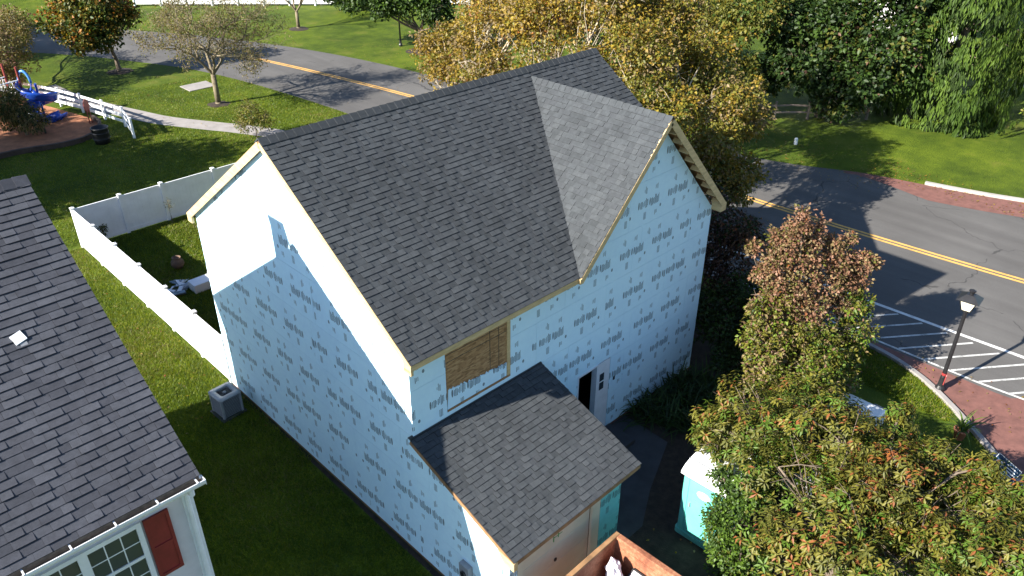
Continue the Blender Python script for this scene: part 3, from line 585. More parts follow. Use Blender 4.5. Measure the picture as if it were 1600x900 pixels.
for i in range(12): mb = MB(); x = X1-.12-.62*i; mb.box(x-.012, x+.012, gy0+.002, gy1, gz+.001, gz+.009); mb.build('hanger', M['white'], gut)
mb = MB(); mb.tube([(WX-.09, gy0+.06, gz-.10), (WX-.09, gy0+.06, gz-.2), (WX-.09, WY-.07, gz-.34), (WX-.09, WY-.07, .1)], .04, 8); mb.build('downspout', M['white'], nh)
# shutter
sh = MB(); sx0, sx1, sz0, sz1 = -5.265, -4.87, 3.86, 5.15; sh.box(sx0, sx1, WY-.035, WY-.012, sz0, sz1); sh = sh.build('shutter', M['shutter'], nh)
for a, b, c, d in ((sx0, sx1, sz1-.06, sz1), (sx0, sx1, sz0, sz0+.06), (sx0, sx0+.05, sz0+.06, sz1-.06), (sx1-.05, sx1, sz0+.06, sz1-.06), (sx0+.05, sx1-.05, 4.47, 4.53)):
    mb = MB(); mb.box(a, b, WY-.05, WY-.034, c, d); mb.build('shutter_rail', M['shutter'], sh)
# double window
wf = MB(); z0, z1 = 3.80, 5.17; wf.box(-7.07, -7.00, WY-.05, WY+.02, z0, z1); wf.box(-6.25, -6.11, WY-.05, WY+.02, z0, z1); wf.box(-5.38, -5.30, WY-.05, WY+.02, z0, z1); wf.box(-7.00, -6.25, WY-.048, WY+.02, z1-.08, z1); wf.box(-6.11, -5.38, WY-.048, WY+.02, z1-.08, z1); wf.box(-7.07, -5.30, WY-.055, WY+.02, z0-.08, z0)
win = wf.build('window', M['white'], nh)
for x0, x1 in ((-7.00, -6.25), (-6.11, -5.38)):
    mb = MB(); mb.box(x0, x1, WY-.028, WY-.01, 4.43, 4.49); mb.build('sash_rail', M['white'], win)
    for zz0, zz1 in ((4.49, z1-.08), (z0, 4.43)):
        for i in range(3):
            for j in range(2):
                a0 = x0+(x1-x0)*i/3; a1 = x0+(x1-x0)*(i+1)/3; c0 = zz0+(zz1-zz0)*j/2; c1 = zz0+(zz1-zz0)*(j+1)/2
                mb = MB(); mb.box(a0+.009, a1-.009, WY-.016, WY-.010, c0+.009, c1-.009); mb.build('pane', M['glass'], win)
        mb = MB()
        for i in (1, 2): mb.box(x0+(x1-x0)*i/3-.009, x0+(x1-x0)*i/3+.009, WY-.022, WY-.008, zz0, zz1)
        mb.box(x0, x1, WY-.0205, WY-.009, (zz0+zz1)/2-.009, (zz0+zz1)/2+.009); mb.build('muntin', M['white'], win)
mb = MB(); mb.box(-7.0, -5.3, WY+.0, WY+.02, z0, z1-.06); mb.build('blind', M['curtain'], win)
ch = MB(); ch.box(-6.55, -5.95, 5.38, 5.95, 7.6, 10.42); ch.box(-6.6, -5.9, 5.33, 6.0, 10.42, 10.5); ch.build('chimney', M['siding'], nh)
vp = thing('roof_vent', 'small white square vent flashing on the slate grey roof', 'vent', (-5.62, 2.33, NZE+NS*(2.33-NYE)+.02))
mb = MB(); q = Vector((0, 1, NS)).normalized(); n = Vector((0, -NS, 1)).normalized(); mb.obox((0, 0, .01), Vector((1, .25, .25*NS))*.085, q*.085-Vector((.02, 0, 0)), n*.012); mb.build('cover', M['white'], vp)
mb = MB(); mb.obox(q*-.12+Vector((.03, 0, 0)), Vector((.05, 0, 0)), q*.03, n*.006); mb.build('flashing', M['grey'], vp)

# ------------------------------------------------------------------ white vinyl fence round the back garden
fe = thing('vinyl_fence', 'tall white vinyl privacy fence with capped posts round the back garden', 'fence')
FH = 1.60
def post_mesh(h, s=.062):
    p = MB(); p.box(-s, s, -s, s, 0, h); pm = p.mesh('post', M['vinyl'])
    c = MB(); c.box(-s-.014, s+.014, -s-.014, s+.014, h, h+.035); e = s+.005; c.add([(-e, -e, h+.035), (e, -e, h+.035), (e, e, h+.035), (-e, e, h+.035), (0, 0, h+.075)], [(0, 1, 4), (1, 2, 4), (2, 3, 4), (3, 0, 4)]); return pm, c.mesh('post_cap', M['vinyl'])
pm, pc = post_mesh(FH+.04)
def fpost(x, y): o = link('post', pm, fe); o.location = (x, y, 0); link('post_cap', pc, o)
def fpanel(x0, y0, x1, y1):
    d = Vector((x1-x0, y1-y0, 0)); Ln = d.length; d.normalize(); n = Vector((-d.y, d.x, 0)); o_ = Vector((x0, y0, 0)); mb = MB(); k = max(1, round(Ln/.155)); wdt = (Ln-.12)/k
    for i in range(k):
        a = .06+i*wdt; mb.obox(o_+d*(a+wdt/2)+Vector((0, 0, (FH+.12)/2)), d*(wdt/2-.004), n*.011, Vector((0, 0, (FH-.2)/2)))
        mb.obox(o_+d*a+Vector((0, 0, (FH+.12)/2)), d*.008, n*.007, Vector((0, 0, (FH-.2)/2)))
    pn = mb.build('panel', M['vinyl'], fe)
    for z, h in ((FH-.045, .045), (.10, .07)): mb = MB(); mb.obox(o_+d*Ln/2+Vector((0, 0, z)), d*(Ln/2-.06), n*.022, Vector((0, 0, h))); mb.build('rail', M['vinyl'], pn)
ys = [21.02-2.03*i for i in range(6)]+[9.05]
for y in ys: fpost(.03, y)
for a, b in zip(ys, ys[1:]): fpanel(.03, a, .03, b)
xs = [.03, 1.80, 3.46, 5.69, 7.7, 9.7]
for x in xs[1:]: fpost(x, 21.05)
for a, b in zip(xs, xs[1:]): fpanel(a, 21.05, b, 21.05)

# ------------------------------------------------------------------ condenser
ac = thing('air_conditioner', 'grey air conditioning condenser on the shaded grass by the foam wall', 'air conditioner', (-.70, 7.86, 0), .06)
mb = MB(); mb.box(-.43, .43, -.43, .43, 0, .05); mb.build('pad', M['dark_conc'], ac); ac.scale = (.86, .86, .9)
def rrect(s, r, n=5): return [(sx*(s-r)+r*math.cos(a0+math.pi/2*i/n), sy_*(s-r)+r*math.sin(a0+math.pi/2*i/n)) for sx, sy_, a0 in ((1, 1, 0), (-1, 1, math.pi/2), (-1, -1, math.pi), (1, -1, 1.5*math.pi)) for i in range(n+1)]
mb = MB(); mb.prism([(x, y, .05) for x, y in rrect(.335, .06)], (0, 0, .68)); core = mb.build('coil', M['ac_dark'], ac)
for i in range(13): mb = MB(); z = .10+.048*i; mb.prism([(x, y, z) for x, y in rrect(.352, .07)], (0, 0, .012)); mb.build('louvre', M['ac'], ac)
for sx in (-1, 1):
    for s_ in (-1, 1): mb = MB(); mb.obox((sx*.325, s_*.325, .4), (.045, 0, 0), (0, .045, 0), (0, 0, .35)); bevel(mb.build('corner_post', M['ac'], ac), .035, 4)
mb = MB(); out = rrect(.39, .09, 6); k = len(out); a0 = [math.atan2(y, x) for x, y in out]; inn = [(.27*math.cos(a), .27*math.sin(a)) for a in a0]
mb.add([(x, y, .745) for x, y in out]+[(x, y, .80) for x, y in out]+[(x, y, .82) for x, y in inn]+[(x, y, .70) for x, y in inn], [(r*k+i, r*k+(i+1) % k, (r+1)*k+(i+1) % k, (r+1)*k+i) for r in range(3) for i in range(k)]); mb.build('top_cover', M['ac'], ac, True)
mb = MB(); mb.lathe((0, 0, 0), [(0, .735), (.27, .735)], 24); mb.build('fan_well', M['ac_dark'], ac)
for i in range(4): mb = MB(); a = i*math.pi/2+.4; mb.obox((.15*math.cos(a), .15*math.sin(a), .755), Vector((math.cos(a), math.sin(a), 0))*.1, Vector((-math.sin(a), math.cos(a), .35))*.06, (0, 0, .003)); mb.build('fan_blade', M['ac_dark'], ac)
mb = MB(); mb.lathe((0, 0, 0), [(.001, .80), (.05, .797), (.06, .78), (.06, .75)], 16); mb.build('fan_hub', M['ac'], ac, True)
for r in (.11, .17, .23): mb = MB(); mb.tube([(r*math.cos(2*math.pi*i/24), r*math.sin(2*math.pi*i/24), .812) for i in range(25)], .004, 4); mb.build('guard_ring', M['black'], ac)

# ------------------------------------------------------------------ small things round the house
def picket(x, y, label):
    o = MB(); pts = [(-.035, 0), (.035, 0), (.035, .36), (.05, .42), (.03, .47), (0, .53), (-.03, .47), (-.05, .42), (-.035, .36)]
    o.prism([(a*.8, a*-.6, b) for a, b in pts], (.012, .016, 0)); o = o.build('garden_picket', M['vinyl']); o.location = (x, y, 0); return tag(o, label, 'picket', 'white pickets by the garage wall')
picket(-.45, -1.20, 'white pointed garden picket, the one nearer the bare soil edge'); picket(-.36, -1.42, 'white pointed garden picket, the one nearer the meter box')
pot = thing('clay_pot', 'rounded brown clay pot lying in the shaded back garden', 'pot', (1.95, 16.85, 0))
mb = MB(); mb.lathe((0, 0, 0), [(.02, .02), (.16, .03), (.24, .17), (.22, .30), (.15, .38), (.13, .42), (.17, .45), (.14, .45), (.1, .38), (.02, .34)], 18); mb.build('pot_body', M['brown'], pot, True)
def rubble(name, label, cat, m, c, r, n, flat=.35, seed=0):
    rr = np.random.default_rng(seed); t = thing(name, label, cat, c)
    for i in range(n):
        mb = MB(); p = Vector((rr.uniform(-r, r), rr.uniform(-r, r)*.8, rr.uniform(.01, .12))); a = rr.uniform(0, 6.3); l = rr.uniform(.08, .32)
        mb.obox(p, Vector((math.cos(a), math.sin(a), rr.uniform(-.2, .2)))*l, Vector((-math.sin(a), math.cos(a), rr.uniform(-.3, .3)))*l*flat, Vector((0, 0, rr.uniform(.006, .03)))); mb.build('offcut', random.choice(m), t)
    return t
rubble('debris_pile', 'heap of grey and white building scraps against the fence in the back garden', 'debris', [M['tarp'], M['tarp'], M['white'], M['ac'], M['black']], (1.05, 15.3, 0), .6, 26, .3, 4)
stp = thing('back_step', 'white stepped landing of two blocks beside the back wall', 'step')
mb = MB(); mb.box(1.55, 2.35, 14.6, 15.15, 0, .32); bevel(mb.build('lower_block', M['white'], stp), .01); mb = MB(); mb.box(2.36, 3.3, 14.75, 15.25, 0, .5); bevel(mb.build('upper_block', M['white'], stp), .01)
mb = MB(); mb.box(2.28, 2.34, 14.62, 15.1, .32, .42); mb.build('riser', M['grey'], stp)

# ------------------------------------------------------------------ dumpster, bag, toilet
dp = thing('dumpster', 'open rusty orange steel dumpster in front of the garage door', 'dumpster', (2.52, -3.42, 0), .02)
DL, DW, DH = 5.0, 2.25, 1.5
for nm, b in (('end_wall', (-DW, 0, -.06, 0, .15, DH)), ('side_wall', (-.06, 0, -DL, -.061, .15, DH)), ('side_wall', (-DW, -DW+.06, -DL, -.061, .15, DH)), ('floor', (-DW+.06, -.06, -DL, -.06, .15, .2))): mb = MB(); mb.box(*b); mb.build(nm, M['rust'], dp)
for nm, b in (('rim', (-DW-.03, .05, -.08, .03, DH+.002, DH+.07)), ('rim', (-.085, .05, -DL, -.081, DH+.002, DH+.07)), ('rim', (-DW-.05, -DW+.085, -DL, -.081, DH+.002, DH+.07))): mb = MB(); mb.box(*b); bevel(mb.build(nm, M['lumber_d'] if b[1] == .05 and b[2] == -.08 else M['rust'], dp), .012)
for i in range(6): mb = MB(); mb.box(.001, .08, -.75-.8*i, -.65-.8*i, .2, DH); mb.build('rib', M['rust'], dp)
mb = MB(); mb.bar((-.066, -.2, 1.28), (-.066, -DL, 1.28), .012, .10); mb.build('side_seam', M['rust'], dp)
for x in (-.3, -1.9): mb = MB(); mb.tube([(x-.07, -.5, .09), (x+.07, -.5, .09)], .09, 14); mb.build('wheel', M['black'], dp)
def blob(name, c, r, m, seed, lab, cat, group=None, sub=3, k=.25):
    import bmesh
    bm = bmesh.new(); bmesh.ops.create_icosphere(bm, subdivisions=sub, radius=1); rr = random.Random(seed); ph = [rr.uniform(0, 6) for _ in range(9)]
    for v in bm.verts:
        p = v.co; d = 1+k*(math.sin(3*p.x+ph[0])*math.sin(4*p.y+ph[1])+.6*math.sin(7*p.z+ph[2]+3*p.x)+.35*math.sin(13*p.x+ph[3])*math.sin(11*p.y+ph[4]))
        v.co = Vector((p.x*r[0], p.y*r[1], p.z*r[2]))*d
    me = bpy.data.meshes.new(name); bm.to_mesh(me); bm.free(); me.materials.append(m); o = link(name, me); o.location = c; return tag(o, lab, cat, group)
blob('rubbish_bag', (1.95, -4.35, .62), (.38, .48, .52), M['bag'], 3, 'lumpy white rubbish bag bulging inside the rusty dumpster', 'bag')
bt = blob('rubbish_bag', (2.05, -3.78, 1.05), (.16, .17, .3), M['bag'], 8, 'tall crumpled white bag standing in the dumpster corner', 'bag')
cart = MB(); cart.box(1.60, 1.78, -4.1, -3.75, .2, .8); cart = tag(cart.build('cardboard_box', M['red']), 'small dark red box behind the bags in the dumpster', 'box')
for i, (x, y, z, a, l, lab) in enumerate(((1.0, -4.2, .55, .5, .9, 'lumber offcut lying left of the bags in the dumpster'), (1.35, -4.6, .7, 1.9, .7, 'lumber offcut crossing another beside the bag in the dumpster'), (.75, -3.9, .5, 2.6, .6, 'short lumber offcut near the dumpster end wall'))):
    mb = MB(); mb.obox((0, 0, 0), Vector((math.cos(a), math.sin(a), .15))*l/2, Vector((-math.sin(a), math.cos(a), 0))*.045, (0, 0, .019)); o = mb.build('lumber_offcut', M['lumber']); o.location = (x, y, z); tag(o, lab, 'offcut', 'lumber offcuts in the dumpster')
fr_ = thing('discarded_frame', 'flat grey panel with black rim leaning inside the dumpster', 'panel', (2.33, -4.45, .95), 0)
mb = MB(); mb.obox((0, 0, 0), (.10, 0, .05), (0, .42, 0), (-.02, 0, .03)); mb.build('panel', M['siding'], fr_)
mb = MB(); mb.bar((.105, -.43, .09), (.105, .43, .09), .03, .04); mb.bar((.105, .43, .09), (-.10, .43, -.02), .03, .04); mb.build('rim', M['black'], fr_)

to = thing('portable_toilet', 'turquoise portable toilet with domed white roof beside the leafy trees', 'toilet', (5.32, -4.02, 0), .03)
S = .53; TH_ = 1.86
mb = MB(); mb.prism([(x, y, 0) for x, y in rrect(S+.03, .08)], (0, 0, .14)); mb.build('base', M['teal'], to)
mb = MB(); mb.prism([(x, y, .14) for x, y in rrect(S, .09, 6)], (0, 0, TH_-.14)); mb.build('cabin', M['teal'], to)
dm = MB(); dm.box(-S-.022, -S-.001, -.40, .30, .22, TH_-.10); dm = dm.build('door', M['teal'], to); bevel(dm, .012)
for z in (.45, .75, 1.05): mb = MB(); mb.box(-S-.032, -S-.0225, -.33, .23, z, z+.20); bevel(mb.build('door_panel', M['teal'], dm), .01)
mb = MB(); mb.lathe((0, 0, 0), [(.001, .006), (.15, .006), (.17, 0)], 24); lo_ = mb.build('label_oval', M['print'], dm); lo_.rotation_euler = (0, -math.pi/2, 0); lo_.location = (-S-.026, -.05, 1.50); lo_.scale = (.62, 1, 1)
mb = MB(); mb.box(-S-.036, -S-.0325, -.09, -.02, 1.49, 1.51); mb.box(-S-.036, -S-.0325, -.06, -.03, 1.512, 1.535); mb.build('logo_mark', M['red'], dm)
mb = MB(); mb.box(-S-.05, -S-.024, .235, .27, 1.0, 1.12); mb.build('handle', M['grey'], dm)
for y in (-.46, .38): mb = MB(); mb.box(-S-.014, -S+.01, y-.035, y+.035, .15, TH_-.03); bevel(mb.build('corner_rib', M['teal'], to), .01)
for i in range(5): mb = MB(); y = S+.006; mb.box(-.4+.19*i, -.32+.19*i, S-.005, y+.008, .25, TH_-.35); bevel(mb.build('wall_rib', M['teal'], to), .006)
mb = MB(); n = 14; rows = []
for i in range(n+1):
    t = -1+2*i/n; x = t*(S+.045); z = TH_+.03+.26*math.sqrt(max(0, 1-t*t*.93))-.07; rows.append((x, z))
vs_ = [(x, -(S+.04), z) for x, z in rows]+[(x, S+.04, z) for x, z in rows]+[(x, -(S+.04), TH_-.03) for x, z in rows]+[(x, S+.04, TH_-.03) for x, z in rows]; k = n+1
mb.add(vs_, [(i, i+1, k+i+1, k+i) for i in range(n)]+[(2*k+i, 2*k+i+1, i+1, i) for i in range(n)]+[(k+i, k+i+1, 3*k+i+1, 3*k+i) for i in range(n)]+[(0, k, 3*k, 2*k), (n, 2*k+n, 3*k+n, k+n)])
rfT = mb.build('roof', M['toilet_white'], to)
mb = MB(); mb.bar((-.25, -S-.05, TH_+.20), (-.25, S+.05, TH_+.20), .02, .02); mb.bar((.25, -S-.05, TH_+.20), (.25, S+.05, TH_+.20), .02, .02); mb.build('roof_rib', M['grey'], rfT)
mb = MB(); mb.tube([(.35, .3, TH_+.05), (.35, .3, TH_+.40)], .05, 12); mb.build('vent_pipe', M['toilet_white'], to)

# ------------------------------------------------------------------ street furniture
def lamp(x, y, label, h=2.98):
    t = thing('street_lamp', label, 'street lamp', (x, y, 0), .1, 'black lantern street lamps')
    mb = MB(); mb.lathe((0, 0, 0), [(.13, 0), (.13, .12), (.09, .2), (.075, .5), (.06, .55)], 14); mb.build('base', M['black'], t)
    mb = MB(); mb.tube([(0, 0, .5), (0, 0, h-.25)], [.06, .048], 14); mb.build('pole', M['black'], t)
    mb = MB(); mb.lathe((0, 0, 0), [(.05, h-.27), (.09, h-.25), (.09, h-.22), (.12, h-.20), (.12, h-.18)], 12); mb.build('collar', M['black'], t)
    b0, b1, z0, z1 = .11, .205, h-.18, h+.16
    cr = [[(sx*b, s_*b, z) for sx, s_ in ((-1, -1), (1, -1), (1, 1), (-1, 1))] for b, z in ((b0, z0), (b1, z1))]
    for i in range(4):
        j = (i+1) % 4; q = [Vector(cr[0][i]), Vector(cr[0][j]), Vector(cr[1][j]), Vector(cr[1][i])]; cc = sum(q, Vector())/4; mb = MB(); mb.prism([cc+(p-cc)*.88 for p in q], (Vector((0, 0, cc.z))-cc)*.05); mb.build('lamp_pane', M['lamp_pane'], t)
        mb = MB(); mb.bar(cr[0][i], cr[1][i], .025, .025, (1, 0, 0)); mb.build('lantern_edge', M['black'], t)
    mb = MB(); e, z2 = .285, h+.17; mb.add([(-e, -e, z2), (e, -e, z2), (e, e, z2), (-e, e, z2), (-.10, -.10, z2+.15), (.10, -.10, z2+.15), (.10, .10, z2+.15), (-.10, .10, z2+.15)], [(3, 2, 1, 0), (4, 5, 6, 7), (0, 1, 5, 4), (1, 2, 6, 5), (2, 3, 7, 6), (3, 0, 4, 7)]); cp_ = mb.build('lamp_cap', M['black'], t)
    mb = MB(); mb.lathe((0, 0, 0), [(.05, h+.32), (.06, h+.38), (.09, h+.41), (.09, h+.44), (.03, h+.47), (.001, h+.475)], 12); mb.build('finial', M['black'], cp_)
    return t
lamp(14.72, -5.75, 'black lantern street lamp by the red pavement and white hatching'); lamp(27.95, 37.3, 'thin black lamp post on the far lawn beside a leafy green tree', 3.4)
rb = MB(); rb.lathe((14.72, -5.75, 0), [(.066, .56), (.069, .60), (.066, .64)], 12); rb.obox((14.66, -5.83, .45), (.015, 0, .02), (0, .01, 0), (.02, 0, .14)); tag(rb.build('red_ribbon', M['red']), 'red ribbon tied low round the street lamp pole', 'ribbon')
sg = thing('yard_sign', 'navy blue yard sign with white emblem at the kerb', 'sign', (11.85, -8.35, 0), 0)
d = Vector((-.50, -.87, 0)).normalized(); fn = Vector((-.87, .50, .0)).normalized()*-1; fn = Vector((-.8, .35, .48)).normalized(); uu = fn.cross(d).normalized(); uu = uu if uu.z > 0 else -uu; c0 = Vector((-.25, 0, .72))
mb = MB(); mb.obox(c0, d*.36, uu*.22, fn*.010); bd_ = mb.build('board', M['sign'], sg)
mb = MB(); 
for s_ in (-1, 1): mb.obox(c0+uu*.212*s_+fn*.0112, d*.355, uu*.006, fn*.002); mb.obox(c0+d*.352*s_+fn*.0112, d*.006, uu*.205, fn*.002)
mb.build('border', M['print'], bd_)
mb = MB(); mb.add([c0-d*.20+fn*.012+(d*math.cos(2*math.pi*i/20)+uu*math.sin(2*math.pi*i/20))*.10 for i in range(20)], [tuple(range(20))]); mb.build('emblem', M['print'], bd_)
mb = MB(); mb.obox(c0-d*.20+fn*.0135+uu*.02, d*.03, uu*.05, fn*.001); mb.obox(c0-d*.17+fn*.0135-uu*.02, d*.045, uu*.012, fn*.001); mb.build('emblem_detail', M['sign'], bd_)
for i, (l, hh) in enumerate(((.16, .012), (.13, .012), (.17, .016), (.12, .01), (.15, .02))): mb = MB(); mb.obox(c0+d*(.13)+uu*(.13-.065*i)+fn*.012, d*l, uu*hh, fn*.001); mb.build('text_line', M['print'], bd_)
for s_ in (-1, 1): mb = MB(); q = c0+d*.25*s_; mb.tube([(q.x, q.y, 0), (q.x, q.y, .72)], .012, 6); mb.build('leg', M['grey'], sg)
wp = MB(); wp.lathe((30.3, 7.4, 0), [(.09, 0), (.09, .27), (.06, .33), (.001, .34)], 12); tag(wp.build('utility_marker', M['print']), 'short white utility marker on the grass across the road', 'marker')

# ------------------------------------------------------------------ playground
pfn = thing('rail_fence', 'white three rail fence between playground and footpath', 'fence')
pp = [(2.6, 47.5), (3.4, 45.2), (4.2, 43.2), (4.9, 41.5), (5.49, 39.76), (5.99, 37.76), (6.42, 35.69), (6.76, 33.78), (6.37, 31.69)]
pm2, pc2 = post_mesh(1.06, .055)
for x, y in pp: o = link('post', pm2, pfn); o.location = (x, y, 0); link('post_cap', pc2, o)
for a, b in zip(pp, pp[1:]):
    last = b == pp[-1]
    for z in (.95, .62, .28): mb = MB(); mb.bar((*a, z), (*b, z), .04, .14); mb.build('rail', M['vinyl'], pfn)
sd = thing('spiral_slide', 'blue plastic spiral slide on the orange wood chips', 'slide', (4.05, 37.9, 0))
mb = MB(); R0, N_ = .58, 44; turns = 1.45; sec = 9; vs_ = []
for i in range(N_+1):
    t = i/N_; a = 2.2+turns*2*math.pi*t; z = 2.05-1.75*t; c = Vector((R0*math.cos(a), R0*math.sin(a), z)); rd = Vector((math.cos(a), math.sin(a), 0))
    for j in range(sec): q = math.pi*(1+j/(sec-1)); vs_.append(c+rd*(.34*math.cos(q))+Vector((0, 0, .36*math.sin(q)+.12*(j > 6))))
mb.add(vs_, [(i*sec+j, i*sec+j+1, (i+1)*sec+j+1, (i+1)*sec+j) for i in range(N_) for j in range(sec-1)]); ch_ = mb.build('chute', M['blue'], sd, True); s_ = ch_.modifiers.new('thickness', 'SOLIDIFY'); s_.thickness = .04
mb = MB(); mb.tube([(0, 0, 0), (0, 0, 2.0)], .06, 12); mb.build('centre_pole', M['blue'], sd)
mb = MB(); aE = 2.2+turns*2*math.pi; cE = Vector((R0*math.cos(aE), R0*math.sin(aE), .3)); tg = Vector((-math.sin(aE), math.cos(aE), 0)); rd = Vector((math.cos(aE), math.sin(aE), 0)); vs_ = []
for i in range(7): vs_ += [cE+tg*(.12*i)+rd*(.34*math.cos(math.pi*(1+j/(sec-1))))+Vector((0, 0, .3*math.sin(math.pi*(1+j/(sec-1)))+.015*i)) for j in range(sec)]
mb.add(vs_, [(i*sec+j, i*sec+j+1, (i+1)*sec+j+1, (i+1)*sec+j) for i in range(6) for j in range(sec-1)]); ex = mb.build('exit_chute', M['blue'], sd, True); s_ = ex.modifiers.new('thickness', 'SOLIDIFY'); s_.thickness = .04
aS = 2.2; cS = Vector((R0*math.cos(aS), R0*math.sin(aS), 2.05)); mb = MB(); mb.tube([cS+Vector((-.35*math.cos(math.pi*i/10)*math.cos(aS), -.35*math.cos(math.pi*i/10)*math.sin(aS), .62*math.sin(math.pi*i/10))) for i in range(11)], .07, 8); mb.build('entry_hood', M['ltblue'], sd, True)
for k_ in (0, 1): mb = MB(); q = cE+tg*.4+rd*(.2-.4*k_); mb.tube([(q.x, q.y, 0), (q.x, q.y, .1)], .04, 8); mb.build('foot', M['blue'], sd)
tw = thing('play_tower', 'red posted play tower behind the slide at the photo edge', 'play tower', (2.75, 38.9, 0), .3)
for sx in (-.6, .6):
    for s_ in (-.6, .6): mb = MB(); mb.tube([(sx, s_, 0), (sx, s_, 2.9)], .06, 10); mb.build('post', M['play_red'], tw)
mb = MB(); mb.box(-.66, .66, -.66, .66, 1.45, 1.53); mb.build('deck', M['timber'], tw)
for s_ in (-.6, .6):
    mb = MB(); mb.bar((-.6, s_, 2.2), (.6, s_, 2.2), .05, .05); mb.build('rail', M['vinyl'], tw)
    for i in range(5): mb = MB(); mb.tube([(-.4+.2*i, s_, 1.53), (-.4+.2*i, s_, 2.2)], .018, 6); mb.build('baluster', M['vinyl'], tw)
for i in range(5): mb = MB(); mb.bar((.78, -.3, .3+.28*i), (.78, .3, .3+.28*i), .05, .05); mb.build('ladder_rung', M['play_red'], tw)
mb = MB(); mb.box(-.5, .5, -.95, -.7, 0, .5); mb.build('blue_step', M['blue'], tw)
pn = thing('playground_board', 'dark red rounded board on two red legs in the playground', 'board', (5.62, 35.57, 0), .5)
for s_ in (-.09, .09): mb = MB(); mb.tube([(s_, 0, 0), (s_, 0, .75)], .03, 8); mb.build('leg', M['play_red'], pn)
mb = MB(); mb.prism([(.19*math.cos(2*math.pi*i/18), 0, 1.0+.36*math.sin(2*math.pi*i/18)) for i in range(18)], (0, .05, 0)); mb.build('panel', M['play_red'], pn)
bn = thing('rubbish_bin', 'black round rubbish barrel on the grass beside the wood chips', 'bin', (4.95, 32.15, 0))
mb = MB(); mb.lathe((0, 0, 0), [(.001, 0), (.36, 0), (.40, .3), (.40, .75), (.43, .78), (.43, .83), (.38, .83), (.37, .5), (.001, .45)], 22); mb.build('barrel', M['black'], bn, True)
for z in (.25, .55): mb = MB(); mb.lathe((0, 0, 0), [(.40, z), (.42, z+.02), (.40, z+.04)], 22); mb.build('hoop', M['black'], bn)
bp = MB(); bp.tube([(3.3, 35.6, 0), (3.32, 35.6, .95)], .05, 8); tag(bp.build('bollard', M['black']), 'thin black post standing in the wood chips', 'post')

# ------------------------------------------------------------------ trees and plants
def unit(v): return v/np.maximum(np.linalg.norm(v, axis=-1, keepdims=True), 1e-9)
def leaf_mesh(name, P, D, N, ln, wd, mats, mi, parent=None, fold=.18):
    """folded kite leaves: base P, direction D, normal N"""
    n = len(P); D = unit(D); S_ = unit(np.cross(D, N)); Nn = np.cross(S_, D); ln = np.broadcast_to(ln, (n,))[:, None]; wd = np.broadcast_to(wd, (n,))[:, None]
    V = np.empty((n, 4, 3)); V[:, 0] = P; V[:, 1] = P+D*ln*.45+S_*wd*.5+Nn*wd*fold; V[:, 2] = P+D*ln-Nn*ln*.12; V[:, 3] = P+D*ln*.45-S_*wd*.5+Nn*wd*fold
    b = np.arange(n)[:, None]*4; F = np.concatenate([b+[[0, 1, 2]], b+[[0, 2, 3]]], 1).reshape(-1, 3)
    return tris_mesh(name, V.reshape(-1, 3), F, mats, np.repeat(mi, 2), parent)
def in_blobs(blobs, n, g, shell=2.4):
    B = np.array([b[:6] for b in blobs], float); wt = (B[:, 3]*B[:, 4]*B[:, 5])**.52; idx = g.choice(len(B), n, p=wt/wt.sum())
    d = unit(g.normal(size=(n, 3))); r = g.random(n)**(1/shell); lump = 1+.16*np.sin(d[:, 0]*5+idx)*np.sin(d[:, 1]*6+idx*2)*np.sin(d[:, 2]*5+1)
    return B[idx, :3]+d*(r*lump)[:, None]*B[idx, 3:6], d, idx
def crown(parent, blobs, ncl, k, ln, wd, tones, wts, seed, spread=.12, droop=.3, up=.6, shell=2.4, name='crown', zmin=.05, gap=.0):
    """leaf clusters through the crown volume; each cluster leans to one tone"""
    g = np.random.default_rng(seed); c, d, idx = in_blobs(blobs, ncl, g, shell)
    if gap > 0:   # open holes through the crown
        f = np.sin(c[:, 0]*2.3+seed)+np.sin(c[:, 1]*2.1+1.3*seed)+np.sin(c[:, 2]*2.7+.7*seed)+g.normal(size=len(c))*.35
        keep = f > np.quantile(f, gap); c, d, idx = c[keep], d[keep], idx[keep]
    c = c[c[:, 2] > zmin] if False else c; m = len(c)
    wts = np.array(wts, float)/sum(wts); fld = (np.sin(c[:, 0]*1.3+seed)+np.sin(c[:, 1]*1.7+seed*2)+np.sin(c[:, 2]*1.9))/6+.5
    u = np.clip(.55*g.random(m)+.45*fld+(g.random(m)-.5)*.2, 0, .999); tone = np.searchsorted(np.cumsum(wts), u)
    P = np.repeat(c, k, 0); T = np.repeat(tone, k); dd = np.repeat(d, k, 0); n = len(P)
    rnd = unit(g.normal(size=(n, 3))); D = unit(rnd+dd*.5+np.array([0, 0, -droop])); P = P+rnd*spread*g.random((n, 1)); P[:, 2] = np.maximum(P[:, 2], zmin)
    N = unit(np.array([0, 0, up])+dd*.35+g.normal(size=(n, 3))*.45)
    sw = g.random(n) < .22; T = np.where(sw, g.choice(len(tones), n, p=wts), T); T = np.minimum(T, len(tones)-1)
    s = .7+.6*g.random(n)
    return leaf_mesh(name, P, D, N, ln*s, wd*s, [M[t] for t in tones], T, parent)
